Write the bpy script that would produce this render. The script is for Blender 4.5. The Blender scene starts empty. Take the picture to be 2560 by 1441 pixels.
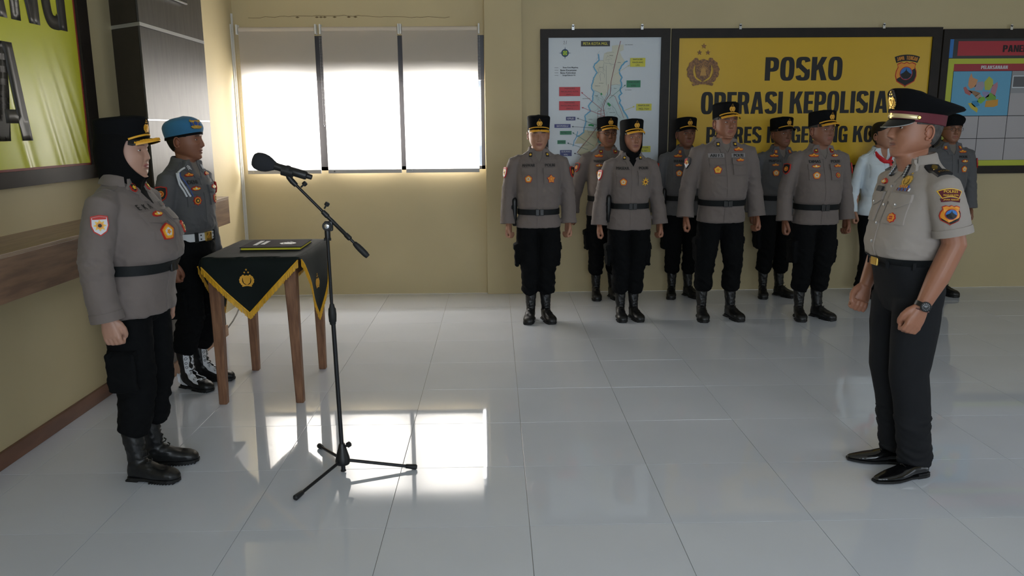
import bpy, bmesh, math, random
import numpy as np
from mathutils import Vector, Matrix, noise, Euler
from mathutils.bvhtree import BVHTree

random.seed(7)
SC = bpy.context.scene
COL = SC.collection
PI = math.pi

# ------------------------------------------------------------------ camera
F_PX = 2008.0
pit, yaw, rol = math.radians(11.27), math.radians(1.15), math.radians(.45)
fw = Vector((math.sin(yaw)*math.cos(pit), math.cos(yaw)*math.cos(pit), -math.sin(pit)))
rt = Vector((math.cos(yaw), -math.sin(yaw), 0))
dn = fw.cross(rt)
rt2 = rt*math.cos(rol) + dn*math.sin(rol)
dn2 = -rt*math.sin(rol) + dn*math.cos(rol)
cd = bpy.data.cameras.new('camera')
cam = bpy.data.objects.new('camera', cd)
COL.objects.link(cam)
cd.sensor_width = 36.0
cd.lens = 36.0*F_PX/2560
cd.clip_start = .05
m = Matrix((rt2, -dn2, -fw)).transposed().to_4x4()
m.translation = Vector((0, 0, 1.63))
cam.matrix_world = m
SC.camera = cam

# ------------------------------------------------------------------ light, exposure
SC.view_settings.view_transform = 'Standard'
SC.view_settings.look = 'None'
SC.view_settings.exposure = 0.0
SC.view_settings.gamma = 1.0
SC.view_settings.use_curve_mapping = False
w = bpy.data.worlds.new('sky')
SC.world = w
w.use_nodes = True
w.node_tree.nodes['Background'].inputs[0].default_value = (.75, .86, 1, 1)
w.node_tree.nodes['Background'].inputs[1].default_value = 1.0

def area(name, loc, size, size_y, direction, power, color, spread=180):
    l = bpy.data.lights.new(name, 'AREA')
    l.shape = 'RECTANGLE'
    l.size = size
    l.size_y = size_y
    l.energy = power
    l.color = color
    l.spread = math.radians(spread)
    o = bpy.data.objects.new(name, l)
    COL.objects.link(o)
    o.location = loc
    o.rotation_euler = Vector(direction).to_track_quat('-Z', 'Y').to_euler()
    return o
# daylight outside the blinds, daylight through the windows of the other end of the room
area('window_daylight', (-1.23, 8.55, 1.60), 2.9, 1.35, (0, -1, 0), 440, (1, .98, .96))
area('rear_window_daylight', (1.2, -2.86, 1.9), 4.6, 1.3, (0, 1, 0), 165, (.78, .89, 1))
area('side_window_daylight', (7.82, 2.2, 1.9), 3.4, 1.2, (-1, 0, 0), 40, (.85, .93, 1))

# ------------------------------------------------------------------ materials
def lin(c):
    if isinstance(c, str):
        c = tuple(int(c[i:i+2], 16)/255 for i in (0, 2, 4))
    return tuple((x/12.92 if x <= .04045 else ((x+.055)/1.055)**2.4) for x in c) + (1,)

MATS = {}
def mat(name, col, rough=.6, metal=0, spec=.5, var=0, vscale=8, bump=0, bscale=200, bdist=.002, sheen=0, coat=0, stretch=None, col2=None):
    if name in MATS:
        return MATS[name]
    mt = bpy.data.materials.new(name)
    mt.use_nodes = True
    nt = mt.node_tree
    b = nt.nodes['Principled BSDF']
    b.inputs['Base Color'].default_value = lin(col)
    b.inputs['Roughness'].default_value = rough
    b.inputs['Metallic'].default_value = metal
    b.inputs['Specular IOR Level'].default_value = spec
    if sheen:
        b.inputs['Sheen Weight'].default_value = sheen
        b.inputs['Sheen Roughness'].default_value = .5
    if coat:
        b.inputs['Coat Weight'].default_value = coat
        b.inputs['Coat Roughness'].default_value = .06
    tc = nt.nodes.new('ShaderNodeTexCoord')
    mp = nt.nodes.new('ShaderNodeMapping')
    nt.links.new(tc.outputs['Object'], mp.inputs[0])
    if stretch:
        mp.inputs['Scale'].default_value = stretch
    if var or col2:
        n = nt.nodes.new('ShaderNodeTexNoise')
        n.inputs['Scale'].default_value = vscale
        n.inputs['Detail'].default_value = 5
        nt.links.new(mp.outputs[0], n.inputs['Vector'])
        r = nt.nodes.new('ShaderNodeValToRGB')
        c = lin(col)
        if col2:
            r.color_ramp.elements[0].color = c
            r.color_ramp.elements[1].color = lin(col2)
            r.color_ramp.elements[0].position = .35
            r.color_ramp.elements[1].position = .65
        else:
            r.color_ramp.elements[0].color = tuple(x*(1-var) for x in c[:3]) + (1,)
            r.color_ramp.elements[1].color = tuple(min(1, x*(1+var)) for x in c[:3]) + (1,)
            r.color_ramp.elements[0].position = .3
            r.color_ramp.elements[1].position = .7
        nt.links.new(n.outputs['Fac'], r.inputs[0])
        nt.links.new(r.outputs[0], b.inputs['Base Color'])
    if bump:
        n2 = nt.nodes.new('ShaderNodeTexNoise')
        n2.inputs['Scale'].default_value = bscale
        n2.inputs['Detail'].default_value = 4
        nt.links.new(mp.outputs[0], n2.inputs['Vector'])
        bp = nt.nodes.new('ShaderNodeBump')
        bp.inputs['Strength'].default_value = bump
        bp.inputs['Distance'].default_value = bdist
        nt.links.new(n2.outputs['Fac'], bp.inputs['Height'])
        nt.links.new(bp.outputs[0], b.inputs['Normal'])
    MATS[name] = mt
    return mt

M_WALL = mat('cream_wall_paint', 'BFB08A', .62, var=.05, vscale=1.2, bump=.25, bscale=18, bdist=.004)
M_CEIL = mat('ceiling_white', 'D8D4C8', .8)
M_TILE = mat('polished_tile', 'D0D5DF', .035, spec=.62, var=.03, vscale=1.5)
M_GROUT = mat('floor_grout', '8E8C88', .5)
M_SKIRT = mat('brown_skirting', '6E4B38', .45, var=.2, vscale=12, stretch=(1, .2, 1))
M_WOOD = mat('brown_wood_laminate', '6B5140', .42, col2='8A6C54', vscale=7, stretch=(5, .55, 5), bump=.15, bscale=40)
M_RAILTOP = mat('rail_top_laminate', '8E7763', .4, col2='A28B75', vscale=7, stretch=(5, .55, 5))
M_LEG = mat('table_leg_wood', '6A4630', .5, col2='8B6347', vscale=9, stretch=(6, 6, .7), bump=.3, bscale=60, bdist=.001)
M_FRAME = mat('dark_frame_wood', '1E1814', .5, spec=.3, var=.25, vscale=9, stretch=(1, 1, 1))
M_FRAME_IN = mat('frame_red_line', '7A2A20', .5)
M_CLAD = mat('dark_grey_metallic_laminate', '4A4641', .40, metal=.1, spec=.3, var=.18, vscale=10, stretch=(1, 3, .5), bump=.06, bscale=30)
M_CLADD = mat('dark_brown_laminate', '2E2823', .4, var=.2, vscale=8)
M_SILVER = mat('silver_trim', 'C9CCD0', .3, metal=.8)
M_ALU = mat('dark_window_frame', '38383C', .4, metal=.3)
M_BLACK = mat('black_plastic', '131416', .42)
M_RUBBER = mat('black_rubber', '141517', .6, bump=.3, bscale=300, bdist=.001)
M_STEEL = mat('black_powder_steel', '15161A', .32, metal=.2)
M_CHROME = mat('chrome', 'D0D2D6', .18, metal=1)
M_FOAM = mat('grey_black_foam', '26282D', .95, bump=.8, bscale=500, bdist=.002)
M_WHITEP = mat('white_plastic', 'D8D8D6', .4)
M_CLOTHT = mat('black_table_velvet', '101817', .8, spec=.2, sheen=.03, bump=.3, bscale=600, bdist=.0006, var=.15, vscale=5)
M_FRINGE = mat('gold_yellow_fringe', 'D9A21A', .55, var=.2, vscale=90, stretch=(1, 1, .2))
M_GOLD = mat('gold_embroidery', 'D9A032', .5, metal=.25, bump=.4, bscale=700, bdist=.0006)
M_GOLDM = mat('gold_metal', 'D8B560', .28, metal=.9)
M_YEL = mat('cap_yellow_braid', 'E0A428', .5)
M_JACKET = mat('grey_brown_drill_cloth', '6F6561', .82, var=.04, vscale=6, bump=.25, bscale=900, bdist=.0008, sheen=.1)
M_JACKET2 = mat('dark_grey_drill_cloth', '58585B', .82, var=.04, vscale=6, bump=.25, bscale=900, bdist=.0008, sheen=.1)
M_SHIRT = mat('light_taupe_shirt_cloth', '988F88', .78, var=.03, vscale=6, bump=.2, bscale=900, bdist=.0008, sheen=.1)
M_TEE = mat('taupe_undershirt', '746C66', .85)
M_BLOUSE = mat('white_blouse_cloth', 'D3DEE6', .7, var=.02, vscale=6)
M_RED = mat('red_scarf_cloth', 'CC1420', .5)
M_TROU = mat('black_trouser_cloth', '0B0C0E', .9, spec=.15, var=.15, vscale=9, bump=.2, bscale=700, bdist=.0008)
M_TROUC = mat('charcoal_trouser_cloth', '1B1C1F', .8, spec=.2, var=.1, vscale=9, bump=.2, bscale=700, bdist=.0008, sheen=0)
M_BOOT = mat('black_boot_leather', '0F1012', .42, bump=.3, bscale=60, bdist=.002)
M_SOLE = mat('black_sole', '0C0C0D', .6)
M_SHOE = mat('polished_black_leather', '0C0C0E', .16, coat=.5)
M_BELT = mat('black_web_belt', '0C1012', .6, spec=.3, bump=.3, bscale=500, bdist=.0006)
M_CAPB = mat('black_cap_wool', '0C0D10', .9, spec=.15, bump=.2, bscale=600, bdist=.0006)
M_HIJAB = mat('black_hijab_knit', '0A0A0C', .9, spec=.15, bump=.2, bscale=500, bdist=.0006)
M_VISOR = mat('black_visor_leather', '0B0B0D', .25)
M_MAROON = mat('maroon_cap_band', '5A1020', .7)
M_BERET = mat('blue_beret_felt', '2E6C94', .85, var=.08, vscale=10, sheen=.2, bump=.2, bscale=500, bdist=.0006)
M_WHITEB = mat('white_leather', 'D9DCE2', .4)
M_HAIR = mat('black_hair', '0F0D0C', .55, bump=.6, bscale=260, bdist=.002)
M_HAIRG = mat('greying_hair', '2C2826', .7, bump=.6, bscale=260, bdist=.002, col2='4A4644', vscale=60)
M_EYEW = mat('eye_white', 'C9BFB6', .25)
M_IRIS = mat('dark_iris', '120B08', .15)
M_BRED = mat('badge_red', 'B5281C', .6)
M_BORANGE = mat('badge_orange', 'E0912B', .5)
M_BYEL = mat('badge_yellow', 'E8B93C', .5)
M_BWHITE = mat('badge_white', 'CFCFD4', .5)
M_BBLUE = mat('badge_blue', '2A4C96', .5)
M_BBLACK = mat('badge_black', '17171B', .6)
M_BSKY = mat('badge_sky', '4E8CC8', .5)
M_LETTER = mat('black_lettering', '141416', .6)
M_SILVB = mat('silver_badge_metal', 'BFC3CC', .3, metal=.7)

# skin: colour comes from a colour attribute (lips, brows, tone)
def skin_material():
    mt = bpy.data.materials.new('skin')
    mt.use_nodes = True
    nt = mt.node_tree
    b = nt.nodes['Principled BSDF']
    a = nt.nodes.new('ShaderNodeVertexColor')
    a.layer_name = 'Col'
    nt.links.new(a.outputs[0], b.inputs['Base Color'])
    b.inputs['Roughness'].default_value = .48
    b.inputs['Subsurface Weight'].default_value = .08
    b.inputs['Subsurface Radius'].default_value = (.012, .005, .003)
    n = nt.nodes.new('ShaderNodeTexNoise')
    n.inputs['Scale'].default_value = 160
    n.inputs['Detail'].default_value = 3
    tc = nt.nodes.new('ShaderNodeTexCoord')
    nt.links.new(tc.outputs['Object'], n.inputs['Vector'])
    bp = nt.nodes.new('ShaderNodeBump')
    bp.inputs['Strength'].default_value = .15
    bp.inputs['Distance'].default_value = .001
    nt.links.new(n.outputs['Fac'], bp.inputs['Height'])
    nt.links.new(bp.outputs[0], b.inputs['Normal'])
    return mt
M_SKIN = skin_material()

def blind_material():
    mt = bpy.data.materials.new('translucent_blind_fabric')
    mt.use_nodes = True
    nt = mt.node_tree
    nt.nodes.remove(nt.nodes['Principled BSDF'])
    out = nt.nodes['Material Output']
    d = nt.nodes.new('ShaderNodeBsdfDiffuse')
    t = nt.nodes.new('ShaderNodeBsdfTranslucent')
    d.inputs[0].default_value = lin('C9C2BA')
    t.inputs[0].default_value = lin('F0ECE6')
    mx = nt.nodes.new('ShaderNodeMixShader')
    mx.inputs[0].default_value = .45
    nt.links.new(d.outputs[0], mx.inputs[1])
    nt.links.new(t.outputs[0], mx.inputs[2])
    nt.links.new(mx.outputs[0], out.inputs[0])
    return mt
M_BLIND = blind_material()

# ------------------------------------------------------------------ mesh helpers
def spow(x, p):
    return math.copysign(abs(x)**p, x)

class MB:
    def __init__(s):
        s.v = []; s.f = []; s.m = []
    def add(s, vs, fs, m=0):
        o = len(s.v)
        s.v += [tuple(v) for v in vs]
        s.f += [tuple(i+o for i in f) for f in fs]
        s.m += [m]*len(fs)
        return s
    def box(s, a, b, m=0, M=None):
        x0, y0, z0 = a; x1, y1, z1 = b
        vs = [(x0,y0,z0),(x1,y0,z0),(x1,y1,z0),(x0,y1,z0),(x0,y0,z1),(x1,y0,z1),(x1,y1,z1),(x0,y1,z1)]
        if M is not None:
            vs = [M @ Vector(v) for v in vs]
        return s.add(vs, [(0,3,2,1),(4,5,6,7),(0,1,5,4),(1,2,6,5),(2,3,7,6),(3,0,4,7)], m)
    def bbox(s, a, b, r=.004, m=0, M=None):
        # chamfered box
        bm = bmesh.new()
        bmesh.ops.create_cube(bm, size=1)
        c = [(a[i]+b[i])/2 for i in range(3)]; d = [abs(b[i]-a[i]) for i in range(3)]
        for v in bm.verts:
            v.co = Vector((c[0]+v.co.x*d[0], c[1]+v.co.y*d[1], c[2]+v.co.z*d[2]))
        bmesh.ops.bevel(bm, geom=bm.edges[:], offset=min(r, min(d)*.45), segments=2, affect='EDGES', profile=.6)
        vs = [v.co.copy() for v in bm.verts]
        if M is not None:
            vs = [M @ v for v in vs]
        bm.verts.index_update()
        fs = [tuple(v.index for v in f.verts) for f in bm.faces]
        bm.free()
        return s.add(vs, fs, m)
    def rings(s, R, m=0, cap0=True, cap1=True, closed=True):
        n = len(R[0]); o = len(s.v)
        for r in R:
            s.v += [tuple(p) for p in r]
        for k in range(len(R)-1):
            for i in range(n if closed else n-1):
                j = (i+1) % n
                s.f.append((o+k*n+i, o+k*n+j, o+(k+1)*n+j, o+(k+1)*n+i)); s.m.append(m)
        if closed and cap0:
            s.f.append(tuple(o+i for i in reversed(range(n)))); s.m.append(m)
        if closed and cap1:
            s.f.append(tuple(o+(len(R)-1)*n+i for i in range(n))); s.m.append(m)
        return s
    def tube(s, pts, rad, n=12, m=0, cap=True, ell=None, up=None):
        # pts centre line, rad list of radii or (r1, r2)
        P = [Vector(p) for p in pts]
        if not isinstance(rad, (list, tuple)):
            rad = [rad]*len(P)
        R = []
        u = Vector(up) if up else None
        for k, p in enumerate(P):
            t = (P[min(k+1, len(P)-1)] - P[max(k-1, 0)]).normalized()
            if u is None:
                u = Vector((1, 0, 0)) if abs(t.x) < .8 else Vector((0, 1, 0))
            a = (u - t*u.dot(t)).normalized()
            b = t.cross(a)
            u = a
            r = rad[k]
            r1, r2 = (r, r) if not isinstance(r, (list, tuple)) else r
            R.append([p + a*math.cos(2*PI*i/n)*r1 + b*math.sin(2*PI*i/n)*r2 for i in range(n)])
        return s.rings(R, m, cap, cap)
    def sphere(s, c, r, m=0, nu=14, nv=9, M=None):
        c = Vector(c)
        rx, ry, rz = r if isinstance(r, (list, tuple)) else (r, r, r)
        R = []
        for k in range(1, nv):
            t = PI*k/nv
            ring = []
            for i in range(nu):
                a = 2*PI*i/nu
                p = Vector((rx*math.sin(t)*math.cos(a), ry*math.sin(t)*math.sin(a), -rz*math.cos(t)))
                if M is not None:
                    p = M @ p
                ring.append(c+p)
            R.append(ring)
        return s.rings(R, m)
    def lathe(s, prof, c=(0, 0, 0), axis=None, n=16, m=0):
        # prof list of (r, h) along axis
        c = Vector(c)
        q = (Vector(axis) if axis is not None else Vector((0, 0, 1))).to_track_quat('Z', 'Y').to_matrix()
        R = [[c + q @ Vector((r*math.cos(2*PI*i/n), r*math.sin(2*PI*i/n), h)) for i in range(n)] for r, h in prof]
        return s.rings(R, m)
    def prism(s, poly, z0, z1, T=None, m=0):
        # poly in (u, v); T maps (u, v, w) -> xyz
        T = T or (lambda u, v, w: (u, v, w))
        n = len(poly)
        vs = [T(u, v, z0) for u, v in poly] + [T(u, v, z1) for u, v in poly]
        fs = [tuple(reversed(range(n))), tuple(range(n, 2*n))] + [(i, (i+1) % n, n+(i+1) % n, n+i) for i in range(n)]
        return s.add(vs, fs, m)
    def strip(s, A, B, z0, z1, T=None, m=0, closed=False):
        T = T or (lambda u, v, w: (u, v, w))
        n = len(A); k = n if closed else n-1
        vs = [T(u, v, z1) for u, v in A] + [T(u, v, z1) for u, v in B] + [T(u, v, z0) for u, v in A] + [T(u, v, z0) for u, v in B]
        fs = []
        for i in range(k):
            j = (i+1) % n
            fs += [(i, j, n+j, n+i), (i, 2*n+i, 2*n+j, j), (n+i, n+j, 3*n+j, 3*n+i)]
        if not closed:
            fs += [(0, n, 3*n, 2*n), (n-1, 3*n-1, 4*n-1, 2*n-1)]
        return s.add(vs, fs, m)
    def mesh(s, name='m'):
        me = bpy.data.meshes.new(name)
        me.from_pydata(s.v, [], s.f)
        return me
    def build(s, name, mats, parent=None, smooth=True, fix=True, angle=40, label=None):
        me = s.mesh(name)
        if not isinstance(mats, (list, tuple)):
            mats = [mats]
        for mm in mats:
            me.materials.append(mm)
        if len(mats) > 1:
            me.polygons.foreach_set('material_index', s.m)
        if fix:
            bm = bmesh.new(); bm.from_mesh(me)
            bmesh.ops.recalc_face_normals(bm, faces=bm.faces)
            bm.to_mesh(me); bm.free()
        return link(name, me, parent, smooth, angle, label)

def link(name, me, parent=None, smooth=True, angle=40, label=None):
    if smooth:
        me.shade_smooth()
        if angle < 180 and len(me.polygons) < 60000:
            me.set_sharp_from_angle(angle=math.radians(angle))
    o = bpy.data.objects.new(name, me)
    COL.objects.link(o)
    if parent is not None:
        o.parent = parent
    if label:
        o['label'] = label
    return o

def empty(name, loc=(0, 0, 0), rz=0, scale=1):
    o = bpy.data.objects.new(name, None)
    COL.objects.link(o)
    o.location = loc
    o.rotation_euler = (0, 0, rz)
    o.scale = (scale,)*3
    o.empty_display_size = .1
    return o

def tag(o, label, cat, group=None):
    o['label'] = label; o['category'] = cat
    if group:
        o['group'] = group
    return o

def struct(o):
    o['kind'] = 'structure'
    return o

def copy_to(src, parent, M=None, name=None):
    c = src.copy()
    COL.objects.link(c)
    c.parent = parent
    if M is not None:
        c.matrix_local = M
    if name:
        c.name = name
    for ch in src.children:
        copy_to(ch, c)
    return c

def remesh_mb(mb, voxel, smooth=3, factor=.5):
    me = mb.mesh('tmp')
    bm = bmesh.new(); bm.from_mesh(me)
    bmesh.ops.recalc_face_normals(bm, faces=bm.faces)
    bm.to_mesh(me); bm.free()
    o = bpy.data.objects.new('tmp', me)
    COL.objects.link(o)
    r = o.modifiers.new('r', 'REMESH')
    r.mode = 'VOXEL'; r.voxel_size = voxel; r.adaptivity = 0
    if smooth:
        sm = o.modifiers.new('s', 'SMOOTH'); sm.iterations = smooth; sm.factor = factor
    dg = bpy.context.evaluated_depsgraph_get()
    out = bpy.data.meshes.new_from_object(o.evaluated_get(dg))
    bpy.data.objects.remove(o)
    bpy.data.meshes.remove(me)
    return out

def mesh_np(me):
    n = len(me.vertices)
    co = np.empty(n*3, dtype=np.float32); me.vertices.foreach_get('co', co)
    return co.reshape(-1, 3)

def mesh_faces(me):
    return [tuple(p.vertices) for p in me.polygons]

def bvh_of(me):
    return BVHTree.FromPolygons([tuple(v.co) for v in me.vertices], mesh_faces(me))

# ------------------------------------------------------------------ condensed heavy lettering (our own glyph outlines)
def _ring(cx, cy, a, b, a2, b2, t0, t1, n=22, e=3.2):
    A = []; B = []
    for i in range(n+1):
        t = math.radians(t0+(t1-t0)*i/n)
        c, s_ = math.cos(t), math.sin(t)
        A.append((cx+a*spow(c, 2/e), cy+b*spow(s_, 2/e)))
        B.append((cx+a2*spow(c, 2/e), cy+b2*spow(s_, 2/e)))
    return ('s', A, B)
def glyph(ch):
    S = .2; W = .54
    R = lambda a, b, c, d: ('p', [(a, b), (c, b), (c, d), (a, d)])
    P = lambda *q: ('p', list(q))
    if ch == 'O': return W, [_ring(W/2, .5, W/2, .51, W/2-S, .36, 0, 360, 40)]
    if ch == 'P': return .52, [R(0, 0, S, 1), _ring(S, .69, .32, .31, .12, .16, -90, 90)]
    if ch == 'R': return .54, [R(0, 0, S, 1), _ring(S, .70, .32, .30, .12, .16, -90, 90), P((.26, .44), (.44, .50), (.54, 0), (.34, 0))]
    if ch == 'S': return W, [_ring(W/2, .715, W/2, .295, W/2-S, .15, 10, 215), _ring(W/2, .285, W/2, .295, W/2-S, .15, -170, 35),
                             P((.02, .62), (.20, .70), (.52, .38), (.34, .30))]
    if ch == 'K': return .58, [R(0, 0, S, 1), P((S-.01, .40), (S-.01, .62), (.36, 1), (.57, 1), (.40, .60)), P((.24, .58), (.42, .62), (.60, 0), (.38, 0))]
    if ch == 'E': return .42, [R(0, 0, S, 1), R(S, 0, .42, .15), R(S, .43, .40, .57), R(S, .85, .42, 1)]
    if ch == 'I': return S, [R(0, 0, S, 1)]
    if ch == 'L': return .41, [R(0, 0, S, 1), R(S, 0, .41, .15)]
    if ch == 'A': return .58, [P((0, 0), (.2, 0), (.33, 1), (.17, 1)), P((.38, 0), (.58, 0), (.41, 1), (.25, 1)), R(.16, .18, .42, .32)]
    if ch == 'N': return .56, [R(0, 0, .18, 1), R(.38, 0, .56, 1), P((.10, 1), (.22, 1), (.46, 0), (.34, 0))]
    if ch == 'M': return .74, [R(0, 0, .18, 1), R(.56, 0, .74, 1), P((.08, 1), (.25, 1), (.44, 0), (.30, 0)), P((.49, 1), (.66, 1), (.44, 0), (.30, 0))]
    if ch == 'G': return W, [_ring(W/2, .5, W/2, .51, W/2-S, .36, 15, 300, 34), R(W-S, 0, W, .50), R(W/2, .38, W, .50)]
    if ch == 'T': return .50, [R(.15, 0, .35, 1), R(0, .85, .50, 1)]
    if ch == 'J': return .42, [R(.22, .2, .42, 1), _ring(.21, .22, .21, .23, .03, .09, 180, 360)]
    if ch == 'W': return .8, [P((0, 1), (.18, 1), (.28, 0), (.14, 0)), P((.14, 0), (.28, 0), (.48, 1), (.34, 1)), P((.34, 1), (.48, 1), (.66, 0), (.52, 0)), P((.52, 0), (.66, 0), (.8, 1), (.62, 1))]
    if ch == 'U': return W, [R(0, .25, S, 1), R(W-S, .25, W, 1), _ring(W/2, .26, W/2, .27, W/2-S, .12, 180, 360)]
    if ch == 'D': return .53, [R(0, 0, S, 1), _ring(S-.02, .5, .35, .50, .15, .36, -90, 90)]
    return .22, []
def block_text(mb, text, u0, v0, width, h, T, z0, z1, m=0, gap=.055):
    """fit text into width x height starting at (u0, v0)"""
    tot = 0
    for c in text:
        tot += glyph(c)[0] + gap
    tot -= gap
    k = width/tot
    x = 0
    for c in text:
        wd, shp = glyph(c)
        for n_, q in enumerate(shp):
            zz = z1+.0003*n_
            if q[0] == 'p':
                mb.prism([(u0+(x+a)*k, v0+b*h) for a, b in q[1]], z0, zz, T, m)
            else:
                mb.strip([(u0+(x+a)*k, v0+b*h) for a, b in q[1]], [(u0+(x+a)*k, v0+b*h) for a, b in q[2]], z0, zz, T, m)
        x += wd+gap
    return mb

# plain small text through the built-in font
_TG = {}
def text_geo(s, bold=.012):
    if s in _TG:
        return _TG[s]
    cu = bpy.data.curves.new('t', 'FONT')
    cu.body = s; cu.size = 1; cu.offset = bold; cu.resolution_u = 3
    o = bpy.data.objects.new('t', cu)
    COL.objects.link(o)
    dg = bpy.context.evaluated_depsgraph_get()
    me = bpy.data.meshes.new_from_object(o.evaluated_get(dg))
    co = mesh_np(me).copy(); fs = mesh_faces(me)
    bpy.data.objects.remove(o); bpy.data.meshes.remove(me); bpy.data.curves.remove(cu)
    mn = co.min(0); mx = co.max(0)
    co -= mn
    _TG[s] = (co[:, :2], fs, mx[0]-mn[0], mx[1]-mn[1])
    return _TG[s]
def small_text(mb, s, uc, vc, h, T, z, m=0, maxw=None, bold=.012):
    """centred at (uc, vc), cap height h"""
    co, fs, W, H = text_geo(s, 0)
    ky = h/H; kx = ky
    if maxw and W*kx > maxw:
        kx = maxw/W
    for n_, dx in enumerate((0, -1, 1) if bold > .005 else (0,)):
        mb.add([T(uc+(x-W/2)*kx+dx*min(bold, .05)*h*1.1, vc+(y-H/2)*ky, z+n_*.00025) for x, y in co], fs, m)
    return mb

def emblem_parts(scale=1.0):
    """shield with two wreath arms, ribbon and three stars; unit ~1 wide. returns list (kind, data, matIndex, height)"""
    L = []
    for sgn in (-1, 1):
        A = []; B = []
        for i in range(17):
            t = math.radians(-78 + 148*i/16)
            wv = .02*math.sin(i*2.2)
            r1 = .47+wv; r2 = .30-.02*math.sin(i/16*PI)
            A.append((sgn*(.03+r1*math.cos(t)), -.02+.43*math.sin(t)*(r1/.47)))
            B.append((sgn*(.03+r2*math.cos(t)), -.02+.31*math.sin(t)))
        L.append(('s', A, B, 0, .05))
    sh = [(-.24, .26), (-.12, .30), (0, .34), (.12, .30), (.24, .26), (.25, 0), (.2, -.2), (0, -.34), (-.2, -.2), (-.25, 0)]
    L.append(('p', sh, 0, .06))
    for i in range(9):
        a = math.radians(15+i*18.75)
        c, s_ = math.cos(a), math.sin(a)
        L.append(('p', [(.05*c-.012*s_, -.02+.05*s_+.012*c), (.05*c+.012*s_, -.02+.05*s_-.012*c), (.2*c, -.02+.24*s_)], 1, .075))
    L.append(('p', [(-.10, -.16), (.10, -.16), (.06, .02), (0, .08), (-.06, .02)], 1, .085))
    L.append(('p', [(-.34, -.40), (-.12, -.34), (.12, -.34), (.34, -.40), (.30, -.47), (.1, -.42), (-.1, -.42), (-.30, -.47)], 0, .07))
    for cx, cy, r in ((0, .72, .085), (-.13, .53, .08), (.13, .53, .08)):
        st = [(cx+(r if i % 2 == 0 else r*.42)*math.sin(i*PI/5), cy+(r if i % 2 == 0 else r*.42)*math.cos(i*PI/5)) for i in range(10)]
        L.append(('p', st, 0, .05))
    return L
def draw_emblem(mb, uc, vc, size, T, z0, lift=1.0):
    for q in emblem_parts():
        if q[0] == 's':
            f = lambda P: [(uc+a*size, vc+b*size) for a, b in P]
            mb.strip(f(q[1]), f(q[2]), z0, z0+q[4]*size*lift, T, q[3])
        else:
            mb.prism([(uc+a*size, vc+b*size) for a, b in q[1]], z0, z0+q[3]*size*lift, T, q[2])
    return mb

def disc(uc, vc, r, n=24, ry=None):
    ry = ry or r
    return [(uc+r*math.cos(2*PI*i/n), vc+ry*math.sin(2*PI*i/n)) for i in range(n)]
def rect(a, b, c, d):
    return [(a, b), (c, b), (c, d), (a, d)]
def polyline(mb, pts, width, z0, z1, T, m=0):
    A = []; B = []
    P = [Vector(p) for p in pts]
    for i, p in enumerate(P):
        t = (P[min(i+1, len(P)-1)]-P[max(i-1, 0)]).normalized()
        n = Vector((-t.y, t.x))*width/2
        A.append(tuple(p+n)); B.append(tuple(p-n))
    return mb.strip(A, B, z0, z1, T, m)
# ================================================================== SETTING
XL, XR, YB, YF, ZC = -2.45, 7.9, 7.95, -2.9, 3.35
TS = .6; TX0 = -1.072-3*TS; TY0 = 3.0927-TS
o = struct(MB().box((XL, YF, -.06), (XR, YB, -.004)).build('floor', M_GROUT, smooth=False))
FLOOR = o
def tile_mesh(x0, x1, y0, y1):
    mb = MB(); g = .0011
    mb.bbox((-(x1-x0)/2+g, -(y1-y0)/2+g, -.008), ((x1-x0)/2-g, (y1-y0)/2-g, 0), .0006)
    return mb
proto = {}
rt_ = random.Random(3)
for i in range(18):
    for j in range(10):
        x0 = max(TX0+i*TS, XL); x1 = min(TX0+(i+1)*TS, XR); y0 = TY0+j*TS; y1 = min(y0+TS, YB)
        if x1-x0 < .02 or y1-y0 < .02:
            continue
        key = (round(x1-x0, 3), round(y1-y0, 3))
        if key not in proto:
            t = tile_mesh(x0, x1, y0, y1).build('tile', M_TILE, FLOOR, smooth=False)
            proto[key] = t
        else:
            t = proto[key].copy(); COL.objects.link(t)
        t.location = ((x0+x1)/2, (y0+y1)/2, 0)
        t.rotation_euler = (math.radians(rt_.uniform(-.05, .05)), math.radians(rt_.uniform(-.05, .05)), 0)
mb = MB()
for i in range(18):
    for j in range(1, 10):
        x0 = max(TX0+i*TS, XL); x1 = min(TX0+(i+1)*TS, XR); y0 = max(TY0-j*TS, YF); y1 = TY0-(j-1)*TS
        if x1-x0 > .02 and y1-y0 > .02:
            mb.box((x0+.001, y0+.001, -.008), (x1-.001, y1-.001, 0))
t = mb.build('tile_field', M_TILE, FLOOR, smooth=False); t['kind'] = 'stuff'

WX0, WX1, WZ0, WZ1 = -2.36, -.09, 1.235, 2.50
mb = MB()
mb.box((XL-.2, YB, 0), (WX0, YB+.22, ZC)); mb.box((WX0, YB, 0), (WX1, YB+.22, WZ0))
mb.box((WX0, YB, WZ1), (WX1, YB+.22, ZC)); mb.box((WX1, YB, 0), (XR+.2, YB+.22, ZC))
WB = struct(mb.build('wall_back', M_WALL, smooth=False))
mb = MB(); q_ = random.Random(9); x_ = -2.3; pts = []
while x_ < -.4:
    pts.append((x_, 2.672+q_.uniform(-.006, .006)+.01*math.sin(x_*3))); x_ += q_.uniform(.03, .07)
polyline(mb, pts, .0035, 0, .0012, lambda u, v, w_: (u, YB-w_, v))
for q in range(7): x_ = q_.uniform(-1.9, -1.2); mb.prism([(x_-.02, 2.668), (x_, 2.660), (x_+.02, 2.668), (x_, 2.676)], 0, .0016, lambda u, v, w_: (u, YB-w_, v))
mb.build('paint_crack', mat('crack_brown', '6E5C40', .8), WB, smooth=False)
struct(MB().box((XL-.2, YF-.2, 0), (XL, YB, ZC)).build('wall_left', M_WALL, smooth=False))
mb = MB()
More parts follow.
